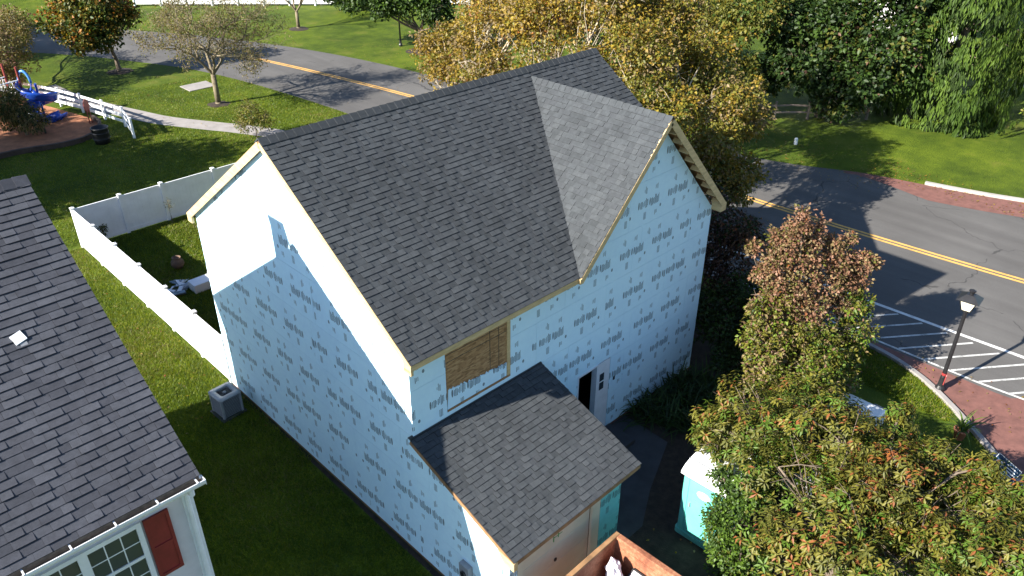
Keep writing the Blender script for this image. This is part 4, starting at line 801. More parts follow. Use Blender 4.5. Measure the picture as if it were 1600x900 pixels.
def limbs(parent, base, h, r, blobs, m='bark', seed=0, fork=.35, twigs=6, lean=(0, 0), nseg=6, name='trunk', tw_r=.012):
    g = random.Random(seed); mb = MB(); base = Vector(base); top = base+Vector((lean[0], lean[1], h*fork))
    path = [base+(top-base)*(i/4)+Vector((g.uniform(-.3, .3)*r, g.uniform(-.3, .3)*r, 0)) for i in range(5)]
    mb.tube([path[0]+Vector((0, 0, -.05))]+path, [r*1.5]+[r*(1.2 if i == 0 else 1-.09*i) for i in range(5)], 9)
    for b in blobs:
        c = Vector(b[:3]); rb = min(b[3:6]); d = c-top; mid = top+d*.5+Vector((g.uniform(-.1, .1), g.uniform(-.1, .1), .05))*d.length; L = d.length
        pts = []
        for i in range(nseg+1):
            t = i/nseg; q = top*(1-t)**2+mid*2*t*(1-t)+c*t*t; pts.append(q+Vector((g.uniform(-1, 1), g.uniform(-1, 1), g.uniform(-1, 1)))*.025*L*(0 < i < nseg))
        r0 = r*.6*min(1, .35+rb/2.5); rs = [r0+(tw_r*1.8-r0)*(i/nseg)**.8 for i in range(nseg+1)]; mb.tube(pts, rs, 6)
        for i in range(min(twigs, max(1, int(rb*9)))):
            j = g.randint(nseg//2, nseg); p = pts[j]; dv = Vector((g.gauss(0, 1), g.gauss(0, 1), g.gauss(.25, .8))).normalized(); e = c+Vector((dv.x*b[3], dv.y*b[4], dv.z*b[5]))*g.uniform(.6, .98); mm = (p+e)/2+Vector((g.uniform(-.15, .15), g.uniform(-.15, .15), g.uniform(0, .2)))*rb
            mb.tube([p, mm, e], [max(tw_r, rs[j]*.5), tw_r, tw_r*.4], 4, cap=False)
            for _ in range(2):
                e2 = mm+(e-mm)*.4+Vector((g.gauss(0, 1), g.gauss(0, 1), g.gauss(0, .7)))*rb*.38; mb.tube([mm+(e-mm)*.2, e2], [tw_r*.7, tw_r*.3], 3, cap=False)
    return mb.build(name, M[m], parent, True)
def tree(name, label, loc, h, r, blobs, leaf, bark='bark', seed=1, group=None, cat='tree', lb=None, **kw):
    t = thing(name, label, cat, loc, 0, group); bl = [(b[0]-loc[0], b[1]-loc[1], b[2]-loc[2], *(b[3:6] if len(b) >= 6 else (b[3], b[3], b[3]*.85))) for b in blobs]
    limbs(t, (0, 0, 0), h, r, bl, bark, seed, **(lb or {})); crown(t, bl, seed=seed, **leaf); return t
def ring(x, y, r, seed):
    g = random.Random(seed); mb = MB(); k = 20; pts = [(x+r*(1+g.uniform(-.12, .12))*math.cos(2*math.pi*i/k), y+r*(1+g.uniform(-.12, .12))*math.sin(2*math.pi*i/k), .01) for i in range(k)]
    mb.add(pts+[(x, y, .1)], [(i, (i+1) % k, k) for i in range(k)]); struct(mb.build('mulch_ring', M['soil']))

# the cherry tree at the right, near the camera: clusters of long drooping leaves
cherry_b = [(6.0, -4.1, 2.7, 1.0), (6.8, -4.9, 2.7, 1.1), (7.3, -5.9, 2.5, 1.1), (7.5, -6.9, 2.4, 1.1), (7.4, -8.0, 2.4, 1.0), (7.6, -8.9, 2.6, .8), (5.2, -5.4, 3.0, 1.0), (5.5, -6.5, 3.0, 1.2), (5.7, -7.6, 2.8, 1.2), (6.0, -8.7, 2.7, 1.2), (6.4, -9.6, 2.8, 1.1),
            (4.3, -7.2, 2.7, 1.1), (4.8, -8.4, 2.6, 1.2), (3.9, -6.3, 2.5, .8), (6.4, -6.0, 3.4, 1.0), (6.6, -7.4, 3.2, 1.0), (8.4, -7.6, 2.6, .7), (8.2, -9.2, 2.8, .6), (5.2, -9.6, 2.4, 1.1), (7.2, -3.5, 2.5, .85), (8.1, -4.3, 2.4, .85), (8.2, -5.3, 2.5, .9), (8.8, -6.3, 2.3, .8), (8.9, -7.2, 2.2, .55), (6.5, -3.2, 2.1, .7), (5.5, -3.6, 2.3, .55), (9.0, -5.3, 2.1, .6), (8.3, -8.4, 3.0, .45), (9.2, -6.3, 2.7, .35)]
def cherry():
    loc = (5.9, -6.8, 0); t = thing('cherry_tree', 'large broad tree of long olive and bronze leaves near the camera', 'tree', loc)
    bl = [(b[0]-loc[0], b[1]-loc[1], b[2], b[3], b[3], b[3]*.72) for b in cherry_b]; limbs(t, (0, 0, 0), 4, .16, bl, 'bark', 5, fork=.32, twigs=5)
    g = np.random.default_rng(5); n = 5600; c, d, idx = in_blobs(bl, n, g, 2.6); f = np.sin(c[:, 0]*3+1)+np.sin(c[:, 1]*2.8+2)+np.sin(c[:, 2]*3.1)+g.normal(size=n)*.4; keep = f > np.quantile(f, .26); c, d = c[keep], d[keep]
    fk = np.array([0, 0, 4*.32])
    for b in bl:                                   # leaves along the outer half of every limb
        q = np.array(b[:3]); m_ = 26 if b[3] > .6 else 60; tt = g.uniform(.5, 1.08, (m_, 1)); c = np.concatenate([c, fk+(q-fk)*tt+g.normal(size=(m_, 3))*.16]); d = np.concatenate([d, unit(g.normal(size=(m_, 3))+[0, 0, .6])])
    n = len(c)
    k = 9; ax = unit(d*.7+np.array([0, 0, .35])+g.normal(size=(n, 3))*.25); a1 = unit(np.cross(ax, [.3, .2, .9])); a2 = np.cross(ax, a1)
    fld = (np.sin(c[:, 0]*1.5)+np.sin(c[:, 1]*1.3+2)+np.sin(c[:, 2]*2.2))/6+.5; wts = np.cumsum([.13, .22, .28, .25, .095, .025]); tone = np.searchsorted(wts, np.clip(.6*g.random(n)+.4*fld, 0, .999))
    P, D, N, T, Ls = [], [], [], [], []
    for j in range(k):
        an = 2*math.pi*j/k*2.4+g.random(n)*.9; out = a1*np.cos(an)[:, None]+a2*np.sin(an)[:, None]; s = (j/k)*.14
        P.append(c-ax*s+out*.012); D.append(unit(out*(.75+.2*g.random((n, 1)))+ax*(.45-.5*j/k)+np.array([0, 0, -.42]))); N.append(unit(ax+out*.25+np.array([0, 0, .5]))); T.append(np.where(g.random(n) < .2, np.minimum(tone+1, 5), tone)); Ls.append(.115+.055*g.random(n))
    P, D, N, T, Ls = map(np.concatenate, (P, D, N, T, Ls))
    leaf_mesh('crown', P, D, N, Ls, Ls*.34, [M[x] for x in ('g_mid', 'g_bright', 'olive', 'olive_y', 'rust_l', 'orange')], np.minimum(T, 5), t, .22)
cherry()
# small leaved green shrub by the toilet, under the cherry
tree('green_shrub', 'bushy shrub of small bright green leaves overlapping the turquoise toilet', (5.4, -5.1, 0), 2.0, .06, [(4.85, -4.75, 1.8, .45), (4.6, -4.9, 1.1, .6), (4.8, -5.1, 2.4, .5), (4.3, -5.4, .8, .7), (4.75, -4.85, .6, .5), (4.6, -4.55, 1.4, .3), (4.9, -4.4, 2.2, .3)], dict(ncl=1500, k=6, ln=.075, wd=.05, tones=('g_dark', 'g_mid', 'g_bright', 'olive'), wts=(1, 3, 3, 1), spread=.1), seed=11, cat='shrub')
# tall shrub tree with pinkish brown leaves
tree('autumn_shrub', 'tall pointed shrub with pinkish brown leaves above yellow green ones', (11.3, -2.6, 0), 3.0, .09,
     [(11.5, -2.0, 5.6, .22), (11.45, -2.0, 5.2, .38), (11.2, -1.8, 4.75, .5), (11.8, -2.15, 4.75, .5), (12.1, -2.2, 5.1, .25), (11.5, -2.0, 4.2, .75), (12.45, -2.6, 4.45, .35), (12.7, -2.8, 4.0, .5), (13.2, -3.2, 3.9, .4), (13.5, -3.45, 3.85, .22), (10.8, -1.8, 4.3, .4), (10.6, -1.7, 3.9, .4), (11.0, -2.1, 3.5, .7), (12.0, -2.5, 3.5, .8), (12.7, -3.0, 3.3, .6), (10.3, -1.9, 3.4, .35), (12.9, -2.9, 4.6, .2), (10.5, -1.3, 4.6, .2), (10.5, -2.0, 3.0, .5), (12.6, -3.2, 2.9, .5), (13.1, -3.2, 3.4, .4), (11.4, -2.6, 2.9, .7)],
     dict(ncl=3100, k=7, ln=.085, wd=.062, tones=('mauve', 'pink', 'tan', 'olive', 'rust_l'), wts=(2.2, 4, 2.5, 2, .5), spread=.11, gap=.2, shell=2.2), seed=21, cat='shrub', lb=dict(twigs=8))
tree('lime_shrub', 'yellow green leafy shrub below the pinkish one, beside the front lawn', (11.0, -3.3, 0), 2.0, .07,
     [(10.6, -2.2, 3.2, .5), (10.2, -2.2, 2.7, .55), (11.5, -2.8, 2.8, .8), (12.4, -3.3, 2.9, .55), (13.0, -3.5, 2.8, .4), (10.2, -2.6, 2.0, .85), (11.2, -3.2, 1.9, .95), (9.7, -3.0, 1.4, .8), (10.6, -3.7, 1.2, .85), (12.1, -3.5, 1.7, .75), (9.5, -2.2, 2.6, .3), (9.2, -3.4, 1.7, .5), (11.6, -3.9, 1.1, .6), (9.9, -2.0, 3.3, .25), (9.8, -2.4, 2.4, .55), (9.3, -2.9, 1.9, .6), (8.9, -3.2, 1.4, .7), (12.6, -3.7, 2.2, .6), (10.0, -3.9, 1.9, .7), (9.4, -4.2, 1.9, .6), (11.0, -3.0, 2.6, .7)],
     dict(ncl=4200, k=6, ln=.10, wd=.06, tones=('g_dark', 'g_bright', 'olive', 'g_lime', 'olive_y', 'tan', 'mauve'), wts=(1.4, 2, 2.8, 1.3, 2.5, 2, 2.2), spread=.12, gap=.2, shell=2.4), seed=22, cat='shrub', lb=dict(twigs=8))
# dark shrubs in the shade of the house
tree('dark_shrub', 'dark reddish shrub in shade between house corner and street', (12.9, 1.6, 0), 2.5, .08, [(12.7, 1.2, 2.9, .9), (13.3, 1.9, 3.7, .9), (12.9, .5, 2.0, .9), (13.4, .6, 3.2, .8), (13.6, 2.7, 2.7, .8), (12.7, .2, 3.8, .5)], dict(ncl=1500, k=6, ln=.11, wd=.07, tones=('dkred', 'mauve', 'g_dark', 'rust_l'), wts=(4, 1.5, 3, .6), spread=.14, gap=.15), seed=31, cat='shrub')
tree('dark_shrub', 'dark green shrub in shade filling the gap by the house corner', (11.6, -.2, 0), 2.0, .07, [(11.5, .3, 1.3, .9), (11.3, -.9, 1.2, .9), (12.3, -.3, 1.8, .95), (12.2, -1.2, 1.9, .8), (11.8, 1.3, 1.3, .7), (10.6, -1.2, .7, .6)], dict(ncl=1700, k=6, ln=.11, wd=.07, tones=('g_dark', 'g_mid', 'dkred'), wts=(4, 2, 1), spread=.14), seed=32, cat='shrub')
tree('dark_shrub', 'low dark green shrub beyond the house corner beside the hatching', (13.6, 3.9, 0), 1.6, .05, [(13.6, 3.9, .9, .8), (13.0, 3.4, .8, .6), (14.1, 3.0, 1.1, .6)], dict(ncl=700, k=6, ln=.1, wd=.06, tones=('g_dark', 'g_mid'), wts=(3, 2), spread=.13), seed=33, cat='shrub')
def strap(name, label, loc, n, ln, wd, tones, seed, r=.3, cat='plant', group=None):
    """arching strap leaves from a crown at the ground"""
    g = np.random.default_rng(seed); t = thing(name, label, cat, loc, 0, group); V, F, mi = [], [], []; K = 5
    for i in range(n):
        a = g.uniform(0, 6.283); el = g.uniform(.5, 1.35); L = ln*g.uniform(.6, 1.1); w0 = wd*g.uniform(.7, 1.2); p = np.array([r*g.normal()*.5, r*g.normal()*.5, 0.]); d = np.array([math.cos(a)*math.cos(el), math.sin(a)*math.cos(el), math.sin(el)]); s = np.array([-math.sin(a), math.cos(a), 0]); b = len(V); tn = g.integers(0, len(tones))
        for j in range(K+1):
            u = j/K; w_ = w0*(1-u**2.2)*.5+.001; V += [p-s*w_, p+s*w_]; p = p+d*L/K; d = d+np.array([0, 0, -.32]); d /= np.linalg.norm(d); p[2] = max(p[2], .01)
        for j in range(K): q = b+2*j; F += [(q, q+1, q+3), (q, q+3, q+2)]; mi += [tn, tn]
    tris_mesh('leaves', np.array(V), np.array(F), [M[x] for x in tones], mi, t); return t
for i, (x, y) in enumerate([(7.75, -.5), (8.45, -.55), (9.15, -.6), (9.85, -.5), (7.95, -1.15), (8.7, -1.25), (9.5, -1.25), (8.3, -1.9), (9.1, -2.0)]):
    nm = ['first clump from the front door', 'second clump from the front door', 'third clump from the front door', 'clump nearest the house corner']
    lab = 'dark arching strap leaf plant against the foam wall, '+nm[i] if i < 4 else 'dark arching strap leaf plant in the second row, '+['nearest the front walk', 'in the middle', 'farthest from the front walk'][i-4] if i < 7 else 'dark arching strap leaf plant in the row farthest from the wall, '+['nearer the walk', 'nearer the street'][i-7]
    strap('strap_plant', lab, (x, y, 0), 110, 1.0, .045, ('g_dark', 'g_dark', 'g_mid'), 40+i, .45, group='strap leaved plants in the front bed')
pt = thing('plant_pot', 'terracotta pot with green strap leaves beside the kerb', 'plant pot', (12.95, -6.95, 0)); mb = MB(); mb.lathe((0, 0, 0), [(.001, 0), (.12, 0), (.17, .28), (.19, .28), (.19, .33), (.15, .33), (.14, .28), (.001, .27)], 16); mb.build('pot', M['terracotta'], pt, True)
o = strap('pot_leaves', 'x y', (0, 0, 0), 26, .75, .05, ('g_mid', 'g_bright'), 77, .1); lv = o.children[0]; lv.parent = pt; lv.location = (0, 0, .27); lv.name = 'strap_leaves'; bpy.data.objects.remove(o)
# saplings in the garden and behind the house
def sapling(x, y, h, label, seed, tones, n=60, s=.1):
    return tree('sapling', label, (x, y, 0), h*.6, .018, [(x, y, h*.72, h*.16, h*.16, h*.26)], dict(ncl=n, k=4, ln=s, wd=s*.5, tones=tones, wts=[1]*len(tones), spread=.06), seed=seed, cat='sapling', lb=dict(fork=.5, twigs=10, tw_r=.006))
sapling(3.45, 20.7, 1.15, 'spindly twiggy sapling against the middle of the back fence', 51, ('olive', 'straw'), 30, .05); sapling(.75, 20.5, .95, 'small dark sapling in the fence corner of the back garden', 52, ('g_dark', 'olive'), 50, .08)
tree('young_tree', 'small olive leaved young tree behind the ridge end by the footpath', (10.95, 27.3, 0), 1.6, .03, [(10.9, 27.4, 1.4, .75), (11.3, 26.9, 1.0, .7), (10.6, 27.7, .8, .6)], dict(ncl=650, k=5, ln=.09, wd=.05, tones=('olive', 'olive_y', 'g_mid', 'straw'), wts=(3, 3, 1, 2), spread=.1, gap=.1), seed=53)
# big golden trees behind the house, along the road
BIG = dict(k=7, ln=.125, wd=.09, spread=.20, gap=.35, shell=2.3)
tree('golden_tree', 'golden leaved tree hanging over the road right of the cross gable', (14.3, 4.6, 0), 5, .17, [(15.5, 3.7, 4.6, 1.15), (16.6, 3.6, 4.5, 1.1), (17.3, 4.6, 5.4, 1.4), (15.3, 5.4, 5.9, 1.3), (18.0, 5.8, 6.6, 1.5), (16.0, 7.0, 7.2, 1.5), (19.3, 6.3, 6.2, 1.2), (18.7, 4.1, 5.0, 1.0), (14.2, 4.0, 3.9, .9), (15.9, 2.6, 3.5, .8), (19.0, 7.7, 8.0, 1.5), (17.3, 2.9, 3.6, .7), (19.6, 5.0, 5.6, 1.0), (17.0, 8.4, 8.4, 1.2)],
     dict(ncl=7600, tones=('g_mid', 'olive', 'olive_y', 'tan', 'gold', 'yellow'), wts=(1.2, 2.2, 3, 1.2, 2.4, 1.6), **BIG), 'pale_bark', 61, 'golden trees between house and road')
tree('golden_tree', 'golden and orange tree with pale bare limbs behind the right end of the ridge', (14.6, 10.2, 0), 6, .22, [(15.2, 8.2, 6.2, 1.4), (14.6, 10, 6.4, 1.5), (17.6, 10.6, 8.0, 1.8), (19.9, 8.9, 7.6, 1.5), (16.2, 12.2, 7.4, 1.6), (20.9, 10.2, 9.2, 1.6), (15.2, 11.8, 5.0, 1.3), (18.4, 12.8, 9.4, 1.7), (16.8, 9.0, 9.2, 1.5)],
     dict(ncl=6000, tones=('olive', 'olive_y', 'tan', 'gold', 'yellow', 'orange'), wts=(1.8, 2.4, 1.4, 2.6, 1.6, .7), **BIG), 'pale_bark', 62, 'golden trees between house and road', lb=dict(twigs=20, tw_r=.016))
tree('golden_tree', 'golden brown twiggy tree behind the middle of the ridge', (14.6, 15.4, 0), 5, .2, [(14.8, 14.2, 5.6, 1.3), (16.2, 15.4, 6.2, 1.6), (18.4, 17.2, 7.2, 1.7), (17.0, 19.6, 5.2, 1.3), (15.6, 17.4, 4.6, 1.2), (18.3, 14.8, 8.2, 1.6), (16.4, 13.2, 7.4, 1.3), (19.6, 19.6, 6.4, 1.3)],
     dict(ncl=5000, tones=('olive', 'olive_y', 'tan', 'gold', 'yellow', 'rust_l'), wts=(1.4, 2, 1.8, 3, 1.4, .6), **BIG), 'pale_bark', 63, 'golden trees between house and road', lb=dict(twigs=20, tw_r=.016))
# trees across the road
tree('mixed_tree', 'dark green and bronze tree behind the split rail fence', (35.2, 8.6, 0), 5, .25, [(34.4, 9.6, 3.0, 1.9), (35.4, 7.2, 2.4, 1.9), (36.2, 8.8, 5.0, 2.1), (35.0, 11.0, 4.6, 1.8), (36.0, 6.0, 4.2, 1.8), (37.0, 7.4, 6.8, 2.0), (36.6, 10.6, 6.6, 1.8), (34.6, 7.6, 1.3, 1.2), (37.6, 4.9, 3.2, 1.7), (38, 5.2, 6.0, 1.8), (33.9, 11.4, 2.0, 1.3)], dict(ncl=6500, k=6, ln=.24, wd=.17, tones=('g_dark', 'g_dark', 'g_mid', 'olive', 'mauve'), wts=(3, 2, 2.2, 1.3, .5), spread=.28, gap=.15, shell=2), seed=64)
tree('mixed_tree', 'yellow green tree across the road seen between the golden crowns', (31.5, 14.5, 0), 5, .22, [(31.2, 13.2, 3.6, 1.9), (31.6, 15.4, 4.6, 2.1), (32.4, 12.4, 5.8, 1.9), (32.2, 17.2, 4.6, 2.0), (31.4, 11.6, 2.2, 1.3), (30.6, 16, 2.4, 1.4)], dict(ncl=2600, k=6, ln=.2, wd=.14, tones=('g_mid', 'olive', 'olive_y', 'gold'), wts=(2, 3, 2, 1.5), spread=.26, gap=.1), seed=65)
tree('mixed_tree', 'dark leafy tree standing furthest back behind the roof ridge', (33.5, 24.0, 0), 5, .25, [(33, 22.5, 3.5, 2.4), (33.5, 26, 4, 2.4), (34.5, 20.5, 4.5, 2.3), (35, 29.5, 3.6, 2.2), (36, 18.5, 4.5, 2.2)], dict(ncl=2400, k=6, ln=.22, wd=.15, tones=('g_dark', 'g_mid', 'olive'), wts=(3, 2, 1.4), spread=.3), seed=66)
def cypress(loc, H, R_, seed, label):
    t = thing('weeping_cypress', label, 'tree', loc); g = np.random.default_rng(seed); mb = MB(); mb.tube([(0, 0, -.05), (0, 0, H*.5), (.1, 0, H*.97)], [.3, .18, .03], 9); n = 900; P, D, N, T, L = [], [], [], [], []
    for i in range(n):
        z = H*g.random()**1.1*.97+.35; f = min(1, (1-z/H)*1.5+.1); a = g.uniform(0, 6.283); rr = R_*f*(.45+.55*g.random()**.6)*(1+.15*math.sin(3*a+z*1.3)+.1*math.sin(7*a-z*2)); c = np.array([rr*math.cos(a), rr*math.sin(a), z]); o_ = np.array([math.cos(a), math.sin(a), 0])
        if i % 9 == 0: mb.tube([(0, 0, min(H*.95, z+.4)), tuple(c*[.5, .5, 1]+[0, 0, .35]), tuple(c*[.9, .9, 1])], [.04, .02, .008], 4, cap=False)
        k = 30; tone = g.choice(3, p=[.25, .42, .33]); sd_ = np.array([-o_[1], o_[0], 0]); sz = .7+.6*g.random()
        q = g.random((k, 1)); lat = g.normal(size=(k, 1))*.17*sz; p = c+sd_*lat+o_*(.16-q*.12+g.normal(size=(k, 1))*.05)+np.array([0, 0, 1])*(.2-1.05*sz*q*(.6+.4*g.random((k, 1)))-1.2*lat**2)
        P.append(p); D.append(unit(np.array([0, 0, -1.])+o_*.12+sd_*lat*.8+g.normal(size=(k, 3))*.10)); N.append(unit(o_+np.array([0, 0, .35])+g.normal(size=(k, 3))*.25)); T.append(np.where(g.random(k) < .15, g.integers(0, 3, k), tone)); L.append((.22+.22*g.random(k))*sz)
    mb.build('trunk', M['bark'], t); P, D, N, T, L = map(np.concatenate, (P, D, N, T, L)); P[:, 2] = np.maximum(P[:, 2], .3)
    leaf_mesh('crown', P, D, N, L, L*.26, [M['cy1'], M['cy2'], M['cy3']], T, t, .1)
cypress((39.8, 3.8, 0), 12.5, 3.3, 71, 'tall weeping cypress with drooping green sprays across the road'); 
tree('yellow_bush', 'bright yellow green bush at the right edge beside the weeping cypress', (41.5, -1.2, 0), 2, .1, [(41.2, -.8, 1.1, 1.1), (41.8, -1.8, 1.6, 1.2), (42.4, -.9, 2.2, 1.0), (43.5, -.2, 3.4, .9)], dict(ncl=1500, k=6, ln=.16, wd=.10, tones=('g_bright', 'g_lime', 'olive_y'), wts=(2, 3, 2), spread=.18), seed=72, cat='bush')
# split rail fence across the road
srf = thing('split_rail_fence', 'weathered split rail fence under the dark trees across the road', 'fence'); pts_ = [(31.6, 11.6), (33.0, 10.2), (34.3, 8.9), (35.5, 7.7), (36.6, 6.6)]
for x, y in pts_: mb = MB(); mb.tube([(x, y, 0), (x+.03, y, 1.0)], [.08, .07], 7); mb.build('post', M['rail_wood'], srf)
for a, b in zip(pts_, pts_[1:]):
    for z in (.38, .78): mb = MB(); mb.tube([(*a, z+random.uniform(-.03, .03)), ((a[0]+b[0])/2, (a[1]+b[1])/2, z+.02), (*b, z+random.uniform(-.03, .03))], [.05, .06, .05], 6); mb.build('rail', M['rail_wood'], srf)
# trees at the top left
tree('maple_tree', 'rounded orange and green maple on the lawn beyond the playground', (10.75, 44.7, 0), 3.4, .15, [(9.3, 44.4, 3.4, 1.5), (8.2, 45.0, 3.6, 1.3), (10.6, 44.6, 4.6, 1.7), (9.3, 45.6, 5.0, 1.5), (8.6, 43.6, 2.6, 1.0), (11.4, 44.2, 3.6, 1.1), (10.1, 43.6, 2.6, 1.0)], dict(ncl=2300, k=6, ln=.2, wd=.15, tones=('g_dark', 'g_mid', 'olive', 'gold', 'orange', 'rust_l'), wts=(2, 2, 2.4, 2, 1.2, .7), spread=.25, gap=.1), seed=81, lb=dict(lean=(-.2, 0), fork=.5)); ring(10.75, 44.7, .8, 1)
def bare_tree(loc, H, label, seed, tones, nleaf, spreadk=1.0, r=.14, depth=6):
    t = thing('bare_tree', label, 'tree', loc); g = random.Random(seed); mb = MB(); tips = []
    def rec(p, d, L, r, dep):
        q = p+d*L; md = (p+q)/2+Vector((g.uniform(-1, 1), g.uniform(-1, 1), g.uniform(-.5, .5)))*L*.07
        mb.tube([p, md, q], [r, r*.86, r*.72], 7 if dep > 4 else (4 if dep > 2 else 3), cap=False)
        if dep <= 3: tips.append(md); tips.append(q)
        if dep == 0: return
        for k in range(3 if dep > 1 else 2+(g.random() < .5)):
            ax = Vector((g.gauss(0, 1), g.gauss(0, 1), g.gauss(0, .5))); ax = (ax-d*ax.dot(d)).normalized(); a = g.uniform(.25, .75)*spreadk
            nd = (d*math.cos(a)+ax*math.sin(a)+Vector((0, 0, .07))).normalized(); rec(q if k < 2 else p+d*L*.6, nd, L*g.uniform(.66, .86), max(.006, r*.62), dep-1)
    mb.tube([(0, 0, -.05), (0, 0, .15)], [r*1.5, r*1.15], 9); base = Vector((0, 0, .1)); top = base+Vector((0, 0, H*.2)); mb.tube([base, top], [r*1.15, r], 9)
    for k in range(4):
        a = k*1.57+g.uniform(-.4, .4); rec(top, Vector((math.cos(a)*.62, math.sin(a)*.62, .8)).normalized(), H*.2, r*.62, depth-1)
    mb.build('trunk', M['twig'], t, True); gg = np.random.default_rng(seed); tp = np.array([tuple(v) for v in tips]); i = gg.integers(0, len(tp), nleaf); P = tp[i]+gg.normal(size=(nleaf, 3))*.12
    leaf_mesh('crown', P, gg.normal(size=(nleaf, 3))+[0, 0, -.3], unit(gg.normal(size=(nleaf, 3))*.6+[0, 0, .7]), .09+.05*gg.random(nleaf), .06, [M[x] for x in tones], gg.integers(0, len(tones), nleaf), t); return t
bare_tree((12.16, 33.9, 0), 8.2, 'spreading nearly bare tree with fine twigs on the lawn by the road', 84, ('olive', 'straw', 'tan', 'olive_y'), 9000, 1.45, .14, 7); ring(12.16, 33.9, .62, 2)
bare_tree((25.5, 47.1, 0), 6.0, 'small nearly bare tree on the lawn across the road near the white fence', 85, ('olive', 'straw'), 900, 1.0, .12, 5); ring(25.5, 47.1, .75, 3)
tree('maple_tree', 'glossy green maple on the far lawn above the roof ridge', (28.1, 35.2, 0), 4, .2, [(27.6, 35.6, 3.6, 1.5), (26.2, 36.8, 3.4, 1.3), (28.6, 34.2, 3.0, 1.3), (25.2, 38.2, 3.6, 1.3), (29.4, 34.8, 4.2, 1.6), (27.2, 37.4, 4.6, 1.5), (24.6, 39.8, 4.2, 1.3), (28.9, 33.4, 2.0, .9)], dict(ncl=2600, k=6, ln=.22, wd=.17, tones=('g_dark', 'g_mid', 'g_bright', 'g_mid'), wts=(3, 3, 1.5, 1), spread=.25, gap=.1), seed=86); ring(28.1, 35.2, 1.0, 4)
tree('brown_tree', 'brownish olive tree at the left edge behind the playground', (3.2, 44.5, 0), 4, .15, [(4.4, 43.6, 2.9, 1.3), (5.0, 46.2, 2.7, 1.5), (3.6, 44.6, 4.0, 1.6), (6.1, 48.2, 3.0, 1.4), (3.4, 41.8, 2.4, 1.0), (2.2, 43, 3.2, 1.4), (4.0, 42.0, 1.6, .8), (6.8, 50.2, 2.6, 1.4), (7.0, 53.0, 2.2, 1.3), (5.4, 44.6, 1.6, .9)], dict(ncl=3400, k=5, ln=.14, wd=.09, tones=('olive', 'tan', 'straw', 'mauve', 'gold'), wts=(4, 1.5, 2, 1.8, .8), spread=.25, gap=.18), 'twig', 82, lb=dict(twigs=14))
tree('brown_tree', 'low drooping olive brown conifer in the wood chip bed', (2.55, 36.0, 0), 1.6, .08, [(2.5, 36.1, 1.5, .75), (2.9, 35.6, .9, .8), (2.2, 36.6, .9, .8), (2.3, 36.0, 2.2, .6), (1.8, 36.2, 1.6, .7)], dict(ncl=1300, k=6, ln=.14, wd=.05, tones=('olive', 'g_dark', 'straw', 'tan'), wts=(3, 2, 1.5, 1), spread=.16, droop=1.0), seed=83)
# trees beyond the left edge whose shade falls across the lawn
for i, (x, y, s) in enumerate(((-8.0, 30.0, 1.5), (-9.5, 36.0, 1.5), (-3.5, 57.0, 1.3), (-.5, 62.5, 1.3), (-12.5, 31.0, 1.5))):
    tree('lawn_tree', ['olive tree left of the frame nearest the neighbour roof', 'olive tree left of the frame nearest the playground', 'olive tree left of the frame beside the far road bend', 'olive tree left of the frame farthest along the road', 'olive tree left of the frame behind the nearest one'][i], (x, y, 0), 5*s, .2, [(x+a*s, y+b*s, 4.6*s+c, 1.5*s) for a, b, c in ((0, 0, 1.6), (1.4, .3, .1), (-1.3, .6, 0), (.2, 1.5, -.2), (0, -1.4, 0))], dict(ncl=2600, k=5, ln=.24, wd=.18, tones=('olive', 'g_mid', 'gold'), wts=(2, 2, 1), spread=.35, gap=.15), seed=90+i, group='trees shading the back lawn')

# ------------------------------------------------------------------ parked car under the cherry
car = thing('parked_car', 'white parked car mostly hidden under the leafy trees near the kerb', 'car', (9.6, -4.55, 0), 0)
prof = [(-2.1, .35), (2.1, .35), (2.15, .6), (2.0, .82), (1.1, .95), (-1.75, 1.0), (-2.15, .85), (-2.18, .55)]
mb = MB(); mb.prism([(x, -.85, z) for x, z in prof], (0, 1.7, 0)); bevel(mb.build('body', M['car'], car), .07, 3)
mb = MB(); b_, t_ = [(-1.7, .98), (1.15, .94)], [(-1.05, 1.42), (.35, 1.42)]
mb.add([(-1.7, -.80, .97), (1.15, -.80, .93), (1.15, .80, .93), (-1.7, .80, .97), (-1.1, -.6, 1.42), (.35, -.6, 1.42), (.35, .6, 1.42), (-1.1, .6, 1.42)], [(4, 5, 6, 7), (0, 1, 5, 4), (1, 2, 6, 5), (2, 3, 7, 6), (3, 0, 4, 7)]); bevel(mb.build('windows', M['glass'], car), .03)
mb = MB(); mb.box(-1.12, .37, -.61, .61, 1.40, 1.46); bevel(mb.build('roof', M['car'], car), .03, 3)
for x in (-1.3, 1.3):
    for s_ in (-1, 1): mb = MB(); mb.tube([(x, s_*.68, .32), (x, s_*.88, .32)], .32, 20); wh = mb.build('wheel', M['tyre'], car); mb = MB(); mb.tube([(x, s_*.87, .32), (x, s_*.89, .32)], .2, 16); mb.build('rim', M['grey'], wh)
for s_ in (-1, 1): mb = MB(); mb.obox((2.10, s_*.62, .68), (.06, 0, 0), (0, .18, 0), (0, 0, .07)); bevel(mb.build('headlight', M['glass'], car), .02)

